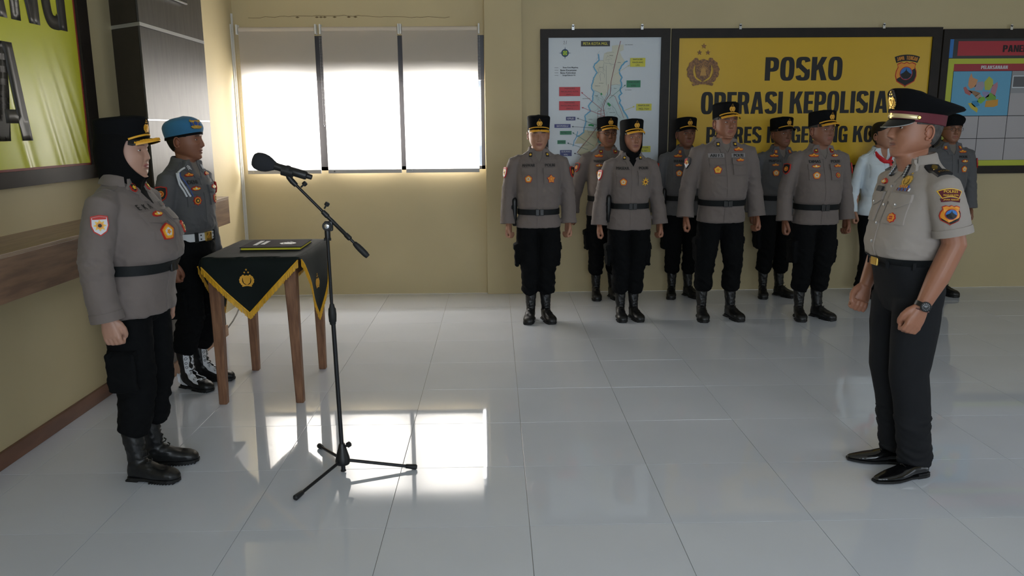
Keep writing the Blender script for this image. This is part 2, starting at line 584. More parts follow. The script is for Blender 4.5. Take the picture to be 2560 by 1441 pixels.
mb.box((XR, YF, 0), (XR+.2, YB, 1.25)); mb.box((XR, YF, 2.55), (XR+.2, YB, ZC))
mb.box((XR, YF, 1.25), (XR+.2, .4, 2.55)); mb.box((XR, 4.0, 1.25), (XR+.2, YB, 2.55))
struct(mb.build('wall_right', M_WALL, smooth=False))
mb = MB()
mb.box((XL-.2, YF-.2, 0), (XR+.2, YF, 1.2)); mb.box((XL-.2, YF-.2, 2.6), (XR+.2, YF, ZC))
mb.box((XL-.2, YF-.2, 1.2), (-1.2, YF, 2.6)); mb.box((3.6, YF-.2, 1.2), (XR+.2, YF, 2.6))
struct(mb.build('wall_front', M_WALL, smooth=False))
struct(MB().box((XL-.2, YF-.2, ZC), (XR+.2, YB+.22, ZC+.15)).build('ceiling', M_CEIL, smooth=False))
struct(MB().bbox((-.085, YB-.07, 0), (.268, YB+.01, ZC), .004).build('trim_1', M_WALL, smooth=False))
struct(MB().bbox((XL, YF, 0), (XL+.018, 5.5, .085), .003).build('baseboard_left', M_SKIRT, smooth=False))
mb = MB()
mb.box((XL-.01, 7.905, 0), (XL+.012, 7.93, 2.7)); mb.box((XL-.01, 7.86, 0), (XL+.010, 7.873, 2.6))
struct(mb.build('trim_2', M_WHITEP, smooth=False))

# window with three lights, dark frame, solid transom
win = struct(empty('window_1', ((WX0+WX1)/2, YB+.1, WZ0)))
def wpart(mb, name, mt, **k):
    ob = mb.build(name, mt, None, smooth=False, **k)
    ob.parent = win
    ob.location = -win.location
    return ob
mb = MB(); y0, y1 = YB+.05, YB+.10
for a, b in ((WX0, WX0+.035), (-1.70, -1.58), (-.93, -.83), (WX1-.035, WX1)):
    mb.box((a, y0, WZ0), (b, y1, WZ1))
mb.box((WX0, y0, WZ0), (WX1, y1, WZ0+.035)); mb.box((WX0, y0, WZ1-.035), (WX1, y1, WZ1)); mb.box((WX0, YB+.005, 2.085), (WX1, y1, 2.13))
wpart(mb, 'window_frame', M_ALU)
wpart(MB().box((WX0+.002, YB+.008, 2.13), (WX1-.002, YB+.035, WZ1-.002)), 'transom_panel', M_ALU)
gm = bpy.data.materials.new('window_glass'); gm.use_nodes = True
gnt = gm.node_tree; gnt.nodes.remove(gnt.nodes['Principled BSDF'])
tr = gnt.nodes.new('ShaderNodeBsdfTransparent'); gl = gnt.nodes.new('ShaderNodeBsdfGlossy'); mx = gnt.nodes.new('ShaderNodeMixShader')
gl.inputs['Roughness'].default_value = .02; mx.inputs[0].default_value = .06
gnt.links.new(tr.outputs[0], mx.inputs[1]); gnt.links.new(gl.outputs[0], mx.inputs[2]); gnt.links.new(mx.outputs[0], gnt.nodes['Material Output'].inputs[0])
for a, b in ((WX0+.035, -1.70), (-1.58, -.93), (-.83, WX1-.035)):
    wpart(MB().box((a, YB+.072, WZ0+.035), (b, YB+.076, 2.10)), 'pane', gm)

# roller blinds
def blind(x0, x1, where, chain):
    r = empty('roller_blind', ((x0+x1)/2, YB-.085, 1.215))
    tag(r, where, 'blind', 'roller blinds over the window')
    c = (x1-x0)/2
    n = 14; vs = []; fs = []
    for k in range(n+1):
        z = .02+(1.33)*k/n
        for i in range(9):
            x = -c+2*c*i/8
            vs.append((x, .004*math.sin(i*.9+x0*5)*(1-k/n)*.6, z))
    for k in range(n):
        for i in range(8):
            a = k*9+i; fs.append((a, a+1, a+10, a+9))
    MB().add(vs, fs).build('fabric', M_BLIND, r)
    MB().tube([(-c, .012, 1.335), (c, .012, 1.335)], .022, 14).build('roller', mat('blind_roller', 'C9BEB0', .7), r)
    MB().bbox((-c, -.009, -.002), (c, .009, .034), .004).build('bottom_bar', mat('blind_bar', 'B9B6B4', .4), r, smooth=False)
    for s in (-1, 1):
        MB().bbox((s*c-.008+s*.012, -.02, 1.29), (s*c+.008+s*.012, .06, 1.38), .005).build('bracket', M_WHITEP, r, smooth=False)
    for a, b in [(chain, 1)]:
        mb = MB()
        xx = a*c+a*.012
        for q in range(64):
            for dx in (-.007, .007):
                mb.sphere((xx+dx, -.012, 1.30-q*.0133), .003, nu=6, nv=4)
        mb.sphere((xx, -.012, 1.30-64*.0133), .005, nu=6, nv=4)
        oo = mb.build('pull_chain', M_WHITEP, r); oo['kind'] = 'stuff'
        oo = None
    MB().lathe([(.008, 0), (.008, .004)], (-c+.06, -.013, .018), (0, 1, 0), 10).build('bar_clip', M_CHROME, r)
    return r
blind(-2.378, -1.672, 'cream roller blind, leftmost of the three, beside the left wall corner', -1)
blind(-1.605, -.899, 'cream roller blind, middle of the three over the bright window', -1)
blind(-.856, -.148, 'cream roller blind, rightmost of the three, beside the wall pilaster', 1)

# ------------------------------------------------------------------ clad column on the left wall
colm = empty('clad_column', (-2.3, 5.8, 0))
tag(colm, 'dark metallic laminate column projecting from the left wall behind the woman', 'column')
cx0, cx1, cy0, cy1 = XL, -2.185, 5.235, 6.36
sp_ = .20
def colpart(mb, name, mt, lab=None):
    ob = mb.build(name, mt, colm, smooth=False); ob.location = -colm.location
    if lab: ob['label'] = lab
    return ob
def pr4(z0, z1, g=0):
    P = [(cx0, cy0+sp_-g), (cx1+g, cy0-g), (cx1+g, cy1+g*.3), (cx0, cy1+g*.3)]
    return MB().prism(P, z0, z1)
colpart(pr4(.0, ZC-.01, -.012), 'core', M_CLADD)
for z0, z1 in ((.09, 1.693), (1.705, 2.268), (2.295, ZC-.01)):
    colpart(MB().prism([(cx1-.012, cy0+.002), (cx1, cy0), (cx1, cy1), (cx1-.012, cy1)], z0, z1), 'front_panel', M_CLAD, 'dark grey metallic panel')
    colpart(MB().prism([(cx0, cy0+sp_), (cx0, cy0+sp_+.012), (cx1-.014, cy0+.012), (cx1-.013, cy0+.001)], z0, z1), 'side_panel', M_CLADD, 'near-black panel')
colpart(pr4(2.270, 2.293, .002), 'trim_strip', M_SILVER, 'bright silver strip')
colpart(pr4(1.695, 1.703, -.004), 'trim_strip', M_SILVER)
colpart(pr4(.0, .085, .012), 'skirting', mat('column_skirting', '8B6A50', .45))
# picture hanging on the column (only its lower corner is in view)
pic = empty('framed_picture', (cx1+.015, 5.72, 2.56)); tag(pic, 'small black-framed picture hanging at the top of the dark column', 'picture')
MB().box((-.015, -.28, -.05), (.012, .28, .5)).build('frame', M_BLACK, pic, smooth=False)
MB().box((.0121, -.26, -.03), (.014, .26, .48)).build('picture_print', mat('grey_print', 'B5B9BE', .3), pic, smooth=False)
MB().box((-.0, -.285, -.058), (.013, .285, -.05)).build('lower_rim', M_SILVER, pic, smooth=False)

# ------------------------------------------------------------------ wooden wall ledge along the left wall
led = empty('wall_ledge', (-2.27, 3.0, .9)); tag(led, 'long brown wooden ledge fixed along the left wall behind the woman', 'wall ledge')
RX = -2.09
def ledp(mb, name, mt, lab=None):
    ob = mb.build(name, mt, led, smooth=False); ob.location = -led.location
    if lab: ob['label'] = lab
    return ob
ledp(MB().bbox((RX-.02, YF, .912), (RX, 6.36, 1.105), .002), 'front_board', M_WOOD)
ledp(MB().bbox((XL, YF, 1.105), (RX+.002, 6.36, 1.122), .002), 'top_board', M_RAILTOP, 'paler wooden top board')
ledp(MB().bbox((XL, YF, .912), (RX-.02, 6.355, .928), .002), 'underside_board', M_WOOD)
ledp(MB().bbox((cx1, 6.34, .929), (RX-.021, 6.355, 1.104), .002), 'end_board', M_RAILTOP)

# ------------------------------------------------------------------ big yellow banner in a dark frame on the left wall
ban = empty('framed_banner', (-2.44, 3.72, 1.4)); tag(ban, 'large lime yellow vinyl banner with black lettering in dark wooden frame on left wall', 'banner')
BT = lambda u, v, w_: (w_-.005, u-3.72, v-1.4)
Y0b, Y1b, Z0b, Z1b = 2.50, 4.94, 1.434, 3.1
for nm, P in (('frame_bottom', [(Y0b-.12, Z0b-.08), (Y1b+.12, Z0b-.08), (Y1b, Z0b), (Y0b, Z0b)]),
              ('frame_side', [(Y1b+.12, Z0b-.08), (Y1b+.12, Z1b+.08), (Y1b, Z1b), (Y1b, Z0b)]),
              ('frame_side', [(Y0b-.12, Z0b-.08), (Y0b-.12, Z1b+.08), (Y0b, Z1b), (Y0b, Z0b)]),
              ('frame_top', [(Y0b-.12, Z1b+.08), (Y1b+.12, Z1b+.08), (Y1b, Z1b), (Y0b, Z1b)])):
    mb = MB().prism(P, 0, .035, BT)
    cxm = sum(p[0] for p in P)/4; czm = sum(p[1] for p in P)/4
    P2 = [(p[0]+(cxm-p[0])*.0, p[1]) for p in P]
    mb.build(nm, M_FRAME, ban, smooth=False)
mb = MB()
for a in ((Y0b, Z0b, Y1b, Z0b+.012), (Y1b-.008, Z0b, Y1b, Z1b)):
    mb.prism(rect(*a), .012, .020, BT)
mb.build('inner_rim', M_FRAME_IN, ban, smooth=False)
def vinyl_w(u, v):
    # sag folds running up from the lower right corner
    d = 0
    for a, b, k in ((4.93, 1.44, 0.0), (4.62, 1.44, .25), (4.3, 1.44, .5), (4.80, 1.44, .12)):
        x = (u-a) + (v-b)*(.42-k*.3)
        fall = max(0, 1-(v-b)/.75)
        d += .0055*math.exp(-(x/.028)**2)*fall - .004*math.exp(-((x-.05)/.03)**2)*fall
    d += .0025*noise.noise(Vector((u*2.1, v*1.3, 3)))
    return .014+d
nu, nv = 130, 60; vs = []; fs = []
for j in range(nv+1):
    for i in range(nu+1):
        u = Y0b+(Y1b-Y0b)*i/nu; v = Z0b+.005+(Z1b-Z0b-.005)*(j/nv)**1.3
        vs.append(BT(u, v, vinyl_w(u, v)))
for j in range(nv):
    for i in range(nu):
        a = j*(nu+1)+i; fs.append((a, a+1, a+nu+2, a+nu+1))
M_VINYL = mat('lime_yellow_vinyl', 'C6C632', .32, var=.03, vscale=3)
MB().add(vs, fs).build('vinyl_sheet', M_VINYL, ban, angle=180)
mb = MB()
block_text(mb, 'MAGELANG', 2.57, 2.19, 2.27, .50, lambda u, v, z: (u, v, z), 0, 0, gap=.07)
block_text(mb, 'KOTA', 3.10, 1.585, 1.257, .488, lambda u, v, z: (u, v, z), 0, 0, gap=.07)
# subdivide the lettering and lay it on the vinyl
bm = bmesh.new(); me = mb.mesh(); bm.from_mesh(me)
for q in range(5):
    E_ = [e for e in bm.edges if e.calc_length() > .05]
    if not E_: break
    bmesh.ops.subdivide_edges(bm, edges=E_, cuts=1, use_grid_fill=True)
bmesh.ops.triangulate(bm, faces=bm.faces)
for v in bm.verts:
    u_, v_ = v.co.x, v.co.y
    v.co = BT(u_, v_, vinyl_w(u_, v_)+.0015+v.co.z)
bm.to_mesh(me); bm.free(); me.materials.append(mat('banner_lettering', '34322E', .4))
link('lettering', me, ban, angle=180)

# ------------------------------------------------------------------ boards on the back wall
def board(name, x0, x1, z0, z1, ix0, ix1, iz0, iz1, label, cat, panelmat):
    r = empty(name, ((x0+x1)/2, YB, z0)); tag(r, label, cat)
    T = lambda u, v, w_: (u-(x0+x1)/2, -w_, v-z0)
    f = .03
    for nm, P in (('frame_top', rect(x0, iz1, x1, z1)), ('frame_bottom', rect(x0, z0, x1, iz0)),
                  ('frame_side', rect(x0, iz0, ix0, iz1)), ('frame_side', rect(ix1, iz0, x1, iz1))):
        MB().prism(P, .002, f, T).build(nm, M_FRAME, r, smooth=False)
    MB().prism(rect(ix0, iz0, ix1, iz1), .002, .012, T).build('panel', panelmat, r, smooth=False)
    mb = MB()
    for k in (.25, .78):
        xx = x0+(x1-x0)*k
        mb.prism(rect(xx-.012, z1-.01, xx+.012, z1+.03), .031, .033, T)
        mb.prism(disc(xx, z1+.03, .012, 12), .031, .033, T)
        mb.prism(disc(xx, z1+.03, .004, 8), .033, .036, T)
    mb.build('hanger', M_CHROME, r, smooth=False)
    return r, T
M_MAPW = mat('map_white', 'C3CBD3', .35)
M_SIGNY = mat('sign_yellow', 'D2A920', .4, var=.02, vscale=4)

# --- city map board
mpb, T = board('map_board', .447, 1.685, 1.178, 2.547, .524, 1.600, 1.250, 2.468, 'white city map in a dark frame hanging behind the line of officers', 'map board', M_MAPW)
def mu(cx, cy): return (.524+(cx-115)/1037*1.076, 1.250+(1362-cy)/1196*1.218)
def mp_(L): return [mu(*p) for p in L]
city = mp_([(700,240),(740,234),(805,230),(808,280),(772,296),(795,345),(822,380),(775,470),(797,530),(785,600),(795,680),(772,715),(792,780),(822,830),(855,905),(830,960),(780,985),(700,1010),(640,1060),(610,1120),(560,1180),(440,1262),(385,1222),(440,1140),(362,1140),(395,1078),(455,1012),(468,932),(452,880),(502,845),(490,790),(530,735),(535,650),(515,605),(540,520),(568,482),(530,430),(575,372),(620,372),(628,310),(660,295),(700,290)])
north = mp_([(700,240),(740,234),(805,230),(808,280),(772,296),(795,345),(822,380),(775,470),(797,530),(780,590),(700,600),(640,700),(540,640),(515,605),(540,520),(568,482),(530,430),(575,372),(620,372),(628,310),(660,295),(700,290)])
south = mp_([(455,1012),(545,1025),(610,1020),(640,1060),(610,1120),(560,1180),(440,1262),(385,1222),(440,1140),(362,1140),(395,1078)])
def flat(poly, z, mt, name, par=None, h=.001):
    return MB().prism(poly, z, z+h, T).build(name, mt, par or mpb, smooth=False)
flat(city, .012, mat('map_pale_teal', 'B3C6C8', .4), 'map_area')
flat(north, .0135, mat('map_pale_beige', 'C3C4B4', .4), 'map_area')
flat(south, .0135, mat('map_sand', 'B5B193', .4), 'map_area')
flat(mp_([(590,1010),(640,1010),(640,1080),(620,1140),(575,1130)]), .0145, mat('map_teal', '6FA8A4', .4), 'map_area')
M_RIVER = mat('river_blue', '3F93BE', .4)
for L, w_ in (([(575,315),(580,370),(545,405),(530,430),(552,462),(565,485),(545,515),(535,530),(528,570),(515,610),(520,640),(535,655),(528,700),(525,740),(505,765),(490,790),(498,815),(510,835),(490,850),(460,875),(455,890),(467,932),(455,985),(445,1035),(410,1060),(385,1075)], .011),
              ([(390,1025),(375,1080),(360,1110),(345,1165)], .007),
              ([(845,380),(820,388),(795,420),(770,460),(775,490),(797,530),(785,560),(797,600),(782,640),(797,675),(768,705),(785,740),(778,765),(800,800),(820,840),(850,880),(860,910)], .013)):
    jit = random.Random(5)
    pts = []
    for a, b in zip(L, L[1:]):
        for k in range(3):
            pts.append((a[0]+(b[0]-a[0])*k/3+jit.uniform(-3, 3), a[1]+(b[1]-a[1])*k/3))
    pts.append(L[-1])
    polyline(MB(), mp_(pts), w_, .0148, .0156, T).build('river', M_RIVER, mpb, smooth=False)
M_ROADR = mat('road_dark_red', '7A2F35', .5); M_ROADP = mat('road_pink', 'B0606A', .5); M_ROADG = mat('road_grey', '7C8488', .5)
mb = MB()
polyline(mb, mp_([(778,198),(735,380),(697,560),(692,640),(690,680),(645,745),(628,800),(640,880),(610,920),(572,985),(500,1085),(385,1225),(440,1265)]), .005, .016, .0168, T)
polyline(mb, mp_([(670,590),(668,680),(625,760),(605,830),(575,840),(578,970)]), .003, .016, .0168, T)
mb.build('main_road', M_ROADR, mpb, smooth=False)
mb = MB()
polyline(mb, mp_([(692,690),(735,700),(760,760),(800,850),(822,905)]), .003, .016, .0168, T)
for L in ([(575,840),(640,832)], [(575,862),(640,858)], [(578,890),(645,885)], [(605,830),(605,900)], [(640,1000),(560,1160)]):
    polyline(mb, mp_(L), .003, .016, .0168, T)
mb.build('side_road', M_ROADP, mpb, smooth=False)
mb = MB()
rr = random.Random(11)
for L in ([(575,372),(622,372),(630,395),(725,410)], [(640,310),(700,300),(720,300)], [(568,485),(600,475),(635,500),(632,530)], [(692,600),(740,590),(780,600)], [(540,645),(590,665),(640,745)],
          [(640,740),(735,810),(760,870),(790,900)], [(600,560),(590,510),(600,490)], [(500,840),(560,835)], [(625,400),(620,480)], [(660,330),(700,360),(640,370),(660,330)], [(650,420),(652,600)], [(560,700),(620,730),(590,820)], [(480,1010),(500,1060),(560,1090)], [(440,1140),(520,1150)]):
    polyline(mb, mp_(L), .002, .0158, .0164, T)
for k in range(26):
    x, y = rr.uniform(560, 760), rr.uniform(260, 980)
    L = [(x, y)]
    for q in range(3):
        x += rr.uniform(-22, 22); y += rr.uniform(8, 30); L.append((x, y))
    polyline(mb, mp_(L), .0012, .0158, .0164, T)
oo = mb.build('minor_roads', M_ROADG, mpb, smooth=False); oo['kind'] = 'stuff'
M_MGREEN = mat('map_green', '1E8A4A', .5)
for L in ([(660,770),(675,757),(700,782),(685,797)], [(600,672),(610,668),(618,685),(602,690)], [(490,960),(515,955),(543,965),(538,982),(515,975),(490,975)]):
    flat(mp_(L), .0165, M_MGREEN, 'green_site')
LB = [((414,196,680,245), '17181A', ['PETA KOTA MGL'], 'D9D23A'), ((870,352,1010,432), 'C9C42E', ['MAPOLSEK', 'MAGELANG', 'UTR'], '2A2A20'),
      ((840,556,970,620), '0E7A50', ['MAKODIM', '0705'], '083A2A'), ((215,613,410,697), 'C01E2C', ['MAPOLRES', 'MAGELANG KOTA', '(MAKO 1)'], '5E1018'),
      ((215,743,410,827), 'C01E2C', ['MAPOLRES', 'MAGELANG KOTA', '(MAKO 2)'], '5E1018'), ((935,772,1078,835), 'C9C42E', ['MAPOLSEK', 'MGL TGH'], '2A2A20'),
      ((280,888,368,922), '242C6E', ['KPUD'], 'D0D4E0'), ((172,956,323,990), '2A2F7C', ['BAWASLU'], 'D0D4E0'), ((224,1020,333,1055), '0E7A50', ['PEMKOT'], '083A2A'),
      ((200,1107,278,1142), '0E7A50', ['DPRD'], '083A2A'), ((225,1200,335,1257), '242C6E', ['GUDANG', 'KPU'], 'C8CCDA'), ((945,1168,1078,1225), 'C9C42E', ['MAPOLSEK', 'MGL SLT'], '2A2A20')]
for (a, b, c, d), col, txt, tc_ in LB:
    p, q = mu(a, b), mu(c, d)
    lb = flat(rect(p[0], q[1], q[0], p[1]), .017, mat('label_'+col, col, .45), 'label_box')
    mb = MB(); n = len(txt); hh = (p[1]-q[1])/n
    for k, s_ in enumerate(txt):
        small_text(mb, s_, (p[0]+q[0])/2, p[1]-hh*(k+.5), hh*.5, T, .0187, maxw=(q[0]-p[0])*.85, bold=.015)
    ob = mb.build('label_text', mat('lt_'+tc_, tc_, .5), lb, smooth=False, fix=False)
M_INK = mat('map_ink', '2C2E33', .5)
for col, L in (('A8203A', [(620,828),(425,665)]), ('A8203A', [(640,885),(432,803)]), ('2A3A4A', [(580,972),(388,903)]), ('2A3A4A', [(550,995),(340,980)]),
               ('1A6A54', [(545,1165),(346,1038)]), ('1A5A64', [(490,1198),(298,1134)]), ('222428', [(440,1252),(362,1232)]), ('1A6A60', [(682,722),(828,600)]), ('C9C42E', [(825,835),(915,797)]), ('C9C48E', [(720,510),(860,420)])):
    mb = MB()
    a, b = Vector(mu(*L[0])), Vector(mu(*L[1]))
    d = (b-a).normalized(); n = Vector((-d.y, d.x))
    polyline(mb, [tuple(a), tuple(b)], .003, .017, .0176, T)
    mb.prism([tuple(b+d*.008), tuple(b-d*.010+n*.008), tuple(b-d*.010-n*.008)], .017, .0178, T)
    mb.build('arrow', mat('ink_'+col, col, .5), mpb, smooth=False)
mb = MB()
for k, s_ in enumerate(('Batas Kota Magelang', 'Batas Kecamatan', 'Batas Kelurahan', 'Sungai/Saluran Air')):
    ww = (205, 168, 160, 180)[k]
    p = mu(217+ww/2, 436+23.5*k)
    co_, _, W_, H_ = text_geo(s_, .012)
    small_text(mb, s_, p[0], p[1], .0165, T, .0135, maxw=ww/1037*1.076)
    a, b = mu(172, 436+23.5*k), mu(207, 436+23.5*k)
    mb.prism(rect(a[0], a[1]-.0012, b[0], a[1]+.0012), .012, .0135, T)
for s_, cx, cy in (('KAB. MAGELANG', 855, 232), ('KEC. TEGALREJO', 858, 645), ('KAB. MAGELANG', 470, 720), ('Kramat', 695, 328), ('Potrobangsan', 605, 580), ('Magelang Utara', 572, 605), ('Kedungsari', 600, 435), ('Wates', 735, 628), ('Magelang', 560, 695), ('Gelangan', 682, 817), ('Magelang Tengah', 710, 852), ('Cacaban', 508, 912), ('Jurangombo', 510, 1032), ('Magelang Selatan', 465, 1155), ('Sanden', 768, 392)):
    p = mu(cx, cy); small_text(mb, s_, p[0], p[1], .0075, T, .0172, maxw=.075)
mb.build('map_lettering', M_INK, mpb, smooth=False, fix=False)
mb = MB(); p = mu(268, 303)
mb.prism(disc(p[0], p[1], .036), .012, .0135, T, 0); mb.prism(disc(p[0], p[1], .026), .0135, .0145, T, 1)
for k in range(8):
    a = k*PI/4; c_, s_ = math.cos(a), math.sin(a); r_ = .058 if k % 2 == 0 else .034
    mb.prism([(p[0]+r_*c_, p[1]+r_*s_), (p[0]-.006*s_+.02*c_, p[1]+.006*c_+.02*s_), (p[0]+.006*s_+.02*c_, p[1]-.006*c_+.02*s_)], .012, .0148, T, 0)
for k in range(4):
    a = k*PI/2+.4; mb.prism([(p[0], p[1]), (p[0]+.024*math.cos(a), p[1]+.024*math.sin(a)), (p[0]+.024*math.cos(a+.7), p[1]+.024*math.sin(a+.7))], .0145, .0152, T, 2)
mb.build('compass_rose', [mat('compass_navy', '1C3A5E', .5), mat('compass_green', '4FA03C', .5), mat('compass_yellow', 'C9C92E', .5)], mpb, smooth=False)
mb = MB(); p = mu(268, 210)
polyline(mb, [(p[0]-.016, p[1]+.010), (p[0]-.006, p[1]+.016), (p[0]-.004, p[1]+.006), (p[0]-.014, p[1]-.014), (p[0]+.000, p[1]-.013)], .003, .012, .0132, T)
polyline(mb, [(p[0]+.014, p[1]+.018), (p[0]+.010, p[1]-.014)], .003, .012, .0132, T)
mb.build('handwritten_mark', M_INK, mpb, smooth=False)

# --- yellow command post sign
sg, T = board('sign_board', 1.700, 4.300, 1.180, 2.545, 1.772, 4.212, 1.248, 2.458, 'big yellow sign with bold black lettering and two crests behind the officers', 'sign', M_SIGNY)
I_ = lambda u, v, z: T(u, v, z)
for nm, s_, u0, v0, wd, h in (('lettering', 'POSKO', 2.612, 2.060, .750, .218), ('lettering', 'OPERASI KEPOLISIAN', 2.004, 1.748, 1.96, .208), ('lettering', 'POLRES MAGELANG KOTA', 2.068, 1.468, 1.84, .157)):
    block_text(MB(), s_, u0, v0, wd, h, I_, .012, .0135).build(nm, M_LETTER, sg, smooth=False)
draw_emblem(MB(), 2.012, 2.160, .31, I_, .012, .5).build('crest', [mat('printed_bronze', '9A6A32', .4, col2='5E3A1C', vscale=60), mat('printed_gold', 'B98A3C', .4)], sg, smooth=False, label='printed bronze crest with three stars')
def province_badge(mb, uc, vc, s, T, z, lay=.0012):
    # scalloped shield: 0 red rim 1 yellow 2 black 3 blue 4 black silhouette
    half = [(0, .52), (.12, .45), (.26, .50), (.44, .42), (.40, .28), (.48, .10), (.50, -.12), (.42, -.36), (.22, -.48), (.06, -.56), (0, -.62)]
    full = half+[(-a, b) for a, b in reversed(half[1:-1])]
    f = lambda P, k: [(uc+a*s*k, vc+b*s*k) for a, b in P]
    mb.prism(f(full, 1), z, z+lay, T, 0)
    mb.prism(f(full, .92), z+lay, z+lay*1.6, T, 1)
    lower = [(.43*.92, .22), (.46, .05), (.46, -.12), (.38, -.34), (.2, -.44), (.06, -.51), (0, -.56), (-.06, -.51), (-.2, -.44), (-.38, -.34), (-.42, -.25)]
    mb.prism(f(lower, 1), z+lay*1.6, z+lay*2.1, T, 2)
    mb.prism([(uc+.30*s*math.cos(t*PI/12), vc+.30*s*math.sin(t*PI/12)) for t in range(24)], z+lay*2.1, z+lay*2.5, T, 0)
    mb.prism([(uc+.27*s*math.cos(t*PI/12), vc+.27*s*math.sin(t*PI/12)) for t in range(24)], z+lay*2.5, z+lay*2.9, T, 3)
    mb.prism(f([(-.26, -.04), (-.14, .02), (-.07, .08), (-.02, .13), (0, .24), (.02, .13), (.07, .08), (.14, .02), (.26, -.04), (.22, -.15), (.1, -.25), (-.1, -.25), (-.22, -.15)], 1), z+lay*2.9, z+lay*3.3, T, 2)
BADGEM = [M_BRED, M_BORANGE, M_BBLACK, mat('crest_blue', '2F6FB5', .5), M_BYEL]
mb = MB(); province_badge(mb, 3.985, 2.12, .21, I_, .012)
mb.build('province_crest', BADGEM, sg, smooth=False, label='shield crest with blue disc and stupa silhouette')
A = []; B = []
for k in range(13):
    t = math.radians(110-40*k/12)
    A.append((3.985+.36*math.cos(t), 1.935+.36*math.sin(t))); B.append((3.985+.30*math.cos(t), 1.935+.30*math.sin(t)))
rib = MB().strip(A, B, .012, .0135, I_).build('crest_ribbon', M_BBLACK, sg, smooth=False)
mb = MB(); s_ = 'JAWA TENGAH'
for k, ch in enumerate(s_):
    if ch == ' ': continue
    t = math.radians(108-36*(k+.5)/len(s_)); c_, q_ = math.cos(t), math.sin(t)
    wd, shp = glyph(ch) if ch != 'H' else (.5, [('p', [(0, 0), (.18, 0), (.18, 1), (0, 1)]), ('p', [(.32, 0), (.5, 0), (.5, 1), (.32, 1)]), ('p', [(.18, .42), (.32, .42), (.32, .58), (.18, .58)])])
    def TT(u, v, z, c_=c_, q_=q_, wd=wd):
        a = (u-wd/2)*.030; r_ = .312+v*.036
        return T(3.985+r_*c_+a*q_, 1.935+r_*q_-a*c_, z)
    for g_ in shp:
        if g_[0] == 'p': mb.prism(g_[1], .0135, .0145, TT)
        else: mb.strip(g_[1], g_[2], .0135, .0145, TT)
mb.build('ribbon_lettering', M_BORANGE, rib, smooth=False)

# --- panel board at the right edge
pb, T = board('panel_board', 4.315, 6.9, 1.152, 2.527, 4.380, 6.83, 1.228, 2.44, 'planning board with yellow border, red header and small map, at right edge', 'board', mat('panel_black', '14171C', .4))
P_ = lambda r_, z, col, nm, lab=None: MB().prism(rect(*r_), z, z+.001, T).build(nm, mat('pb_'+col, col, .45), pb, smooth=False)
P_((4.383, 2.262, 4.425, 2.434), .012, '1C6FB8', 'blue_strip')
P_((4.470, 2.280, 6.8, 2.416), .012, 'A81C2C', 'header_band')
P_((4.391, 1.228, 6.83, 2.254), .012, 'B4BC2E', 'yellow_field')
P_((4.448, 2.137, 6.80, 2.204), .0132, '9C1C2A', 'red_heading')
MB().prism(rect(4.446, 1.282, 6.80, 2.137), .0132, .0138, T).build('grid_ground', M_BBLACK, pb, smooth=False)
P_((4.450, 1.714, 5.020, 2.134), .0142, '5AA0C4', 'area_map_ground')
cols = [4.450, 4.743, 5.026, 5.31, 5.60, 5.89, 6.18, 6.47, 6.797]
for r0, r1 in ((1.284, 1.491), (1.497, 1.708)):
    for a, b in zip(cols, cols[1:]):
        P_((a, r0, b-.006, r1), .0142, 'A9A5A8', 'grid_cell')
for a, b in zip(cols[2:], cols[3:]):
    P_((a, 1.714, b-.006, 2.134), .0142, 'A9A5A8', 'grid_cell')
P_((5.030, 1.926, 5.45, 2.130), .016, '8E9094', 'name_plate')
P_((5.034, 1.975, 5.44, 2.092), .0172, 'C9CED4', 'plate_rim')
P_((5.042, 1.985, 5.43, 2.083), .0184, '55555A', 'plate_face')
mb = MB(); small_text(mb, 'RENCANA', 5.24, 2.052, .024, T, .0198, bold=.03); small_text(mb, 'SATGAS', 5.24, 2.015, .024, T, .0198, bold=.03)
mb.build('plate_lettering', mat('plate_white', 'C9CED4', .5), pb, smooth=False, fix=False)
block_text(MB(), 'PANEL', 4.909, 2.313, .235, .064, T, .0136, .0146).build('header_lettering', M_LETTER, pb, smooth=False)
block_text(MB(), 'PELAKSANAAN', 4.714, 2.155, .260, .032, T, .0144, .0150).build('heading_lettering', mat('plate_white', 'C9CED4', .5), pb, smooth=False)
def c8(cx, cy): return (4.446+(cx-365)/490*.58, 2.134-(cy-465)/397*.42)
for col, L in (('C98F62', [(515,480),(530,520),(575,540),(560,600),(520,620),(498,590),(500,530)]), ('9C94A4', [(575,560),(620,555),(635,590),(620,635),(560,635),(552,600)]), ('A9B24A', [(665,510),(700,540),(705,590),(680,635),(640,630),(630,560)]),
               ('B07A88', [(700,590),(740,560),(745,600),(730,690),(690,650)]), ('B0605E', [(460,610),(480,600),(500,630),(540,650),(520,680),(480,660)]), ('8E6E52', [(500,632),(560,640),(610,660),(570,690),(540,665)]),
               ('8C88B0', [(620,645),(680,650),(680,690),(650,705),(625,670)]), ('6FA03C', [(690,655),(740,690),(740,720),(670,725),(650,700)]), ('7AB23C', [(600,700),(640,690),(655,720),(620,755),(585,735)]),
               ('2F86B4', [(545,730),(590,725),(610,770),(570,785),(540,755)]), ('C9922E', [(660,730),(760,715),(762,770),(730,785),(655,785)]), ('C4B23A', [(512,750),(540,745),(600,800),(595,835),(540,795)]), ('A89484', [(560,690),(600,665),(625,690),(590,715)])):
    MB().prism([c8(*p) for p in L], .0152, .0160, T).build('region', mat('rg_'+col, col, .5), pb, smooth=False)
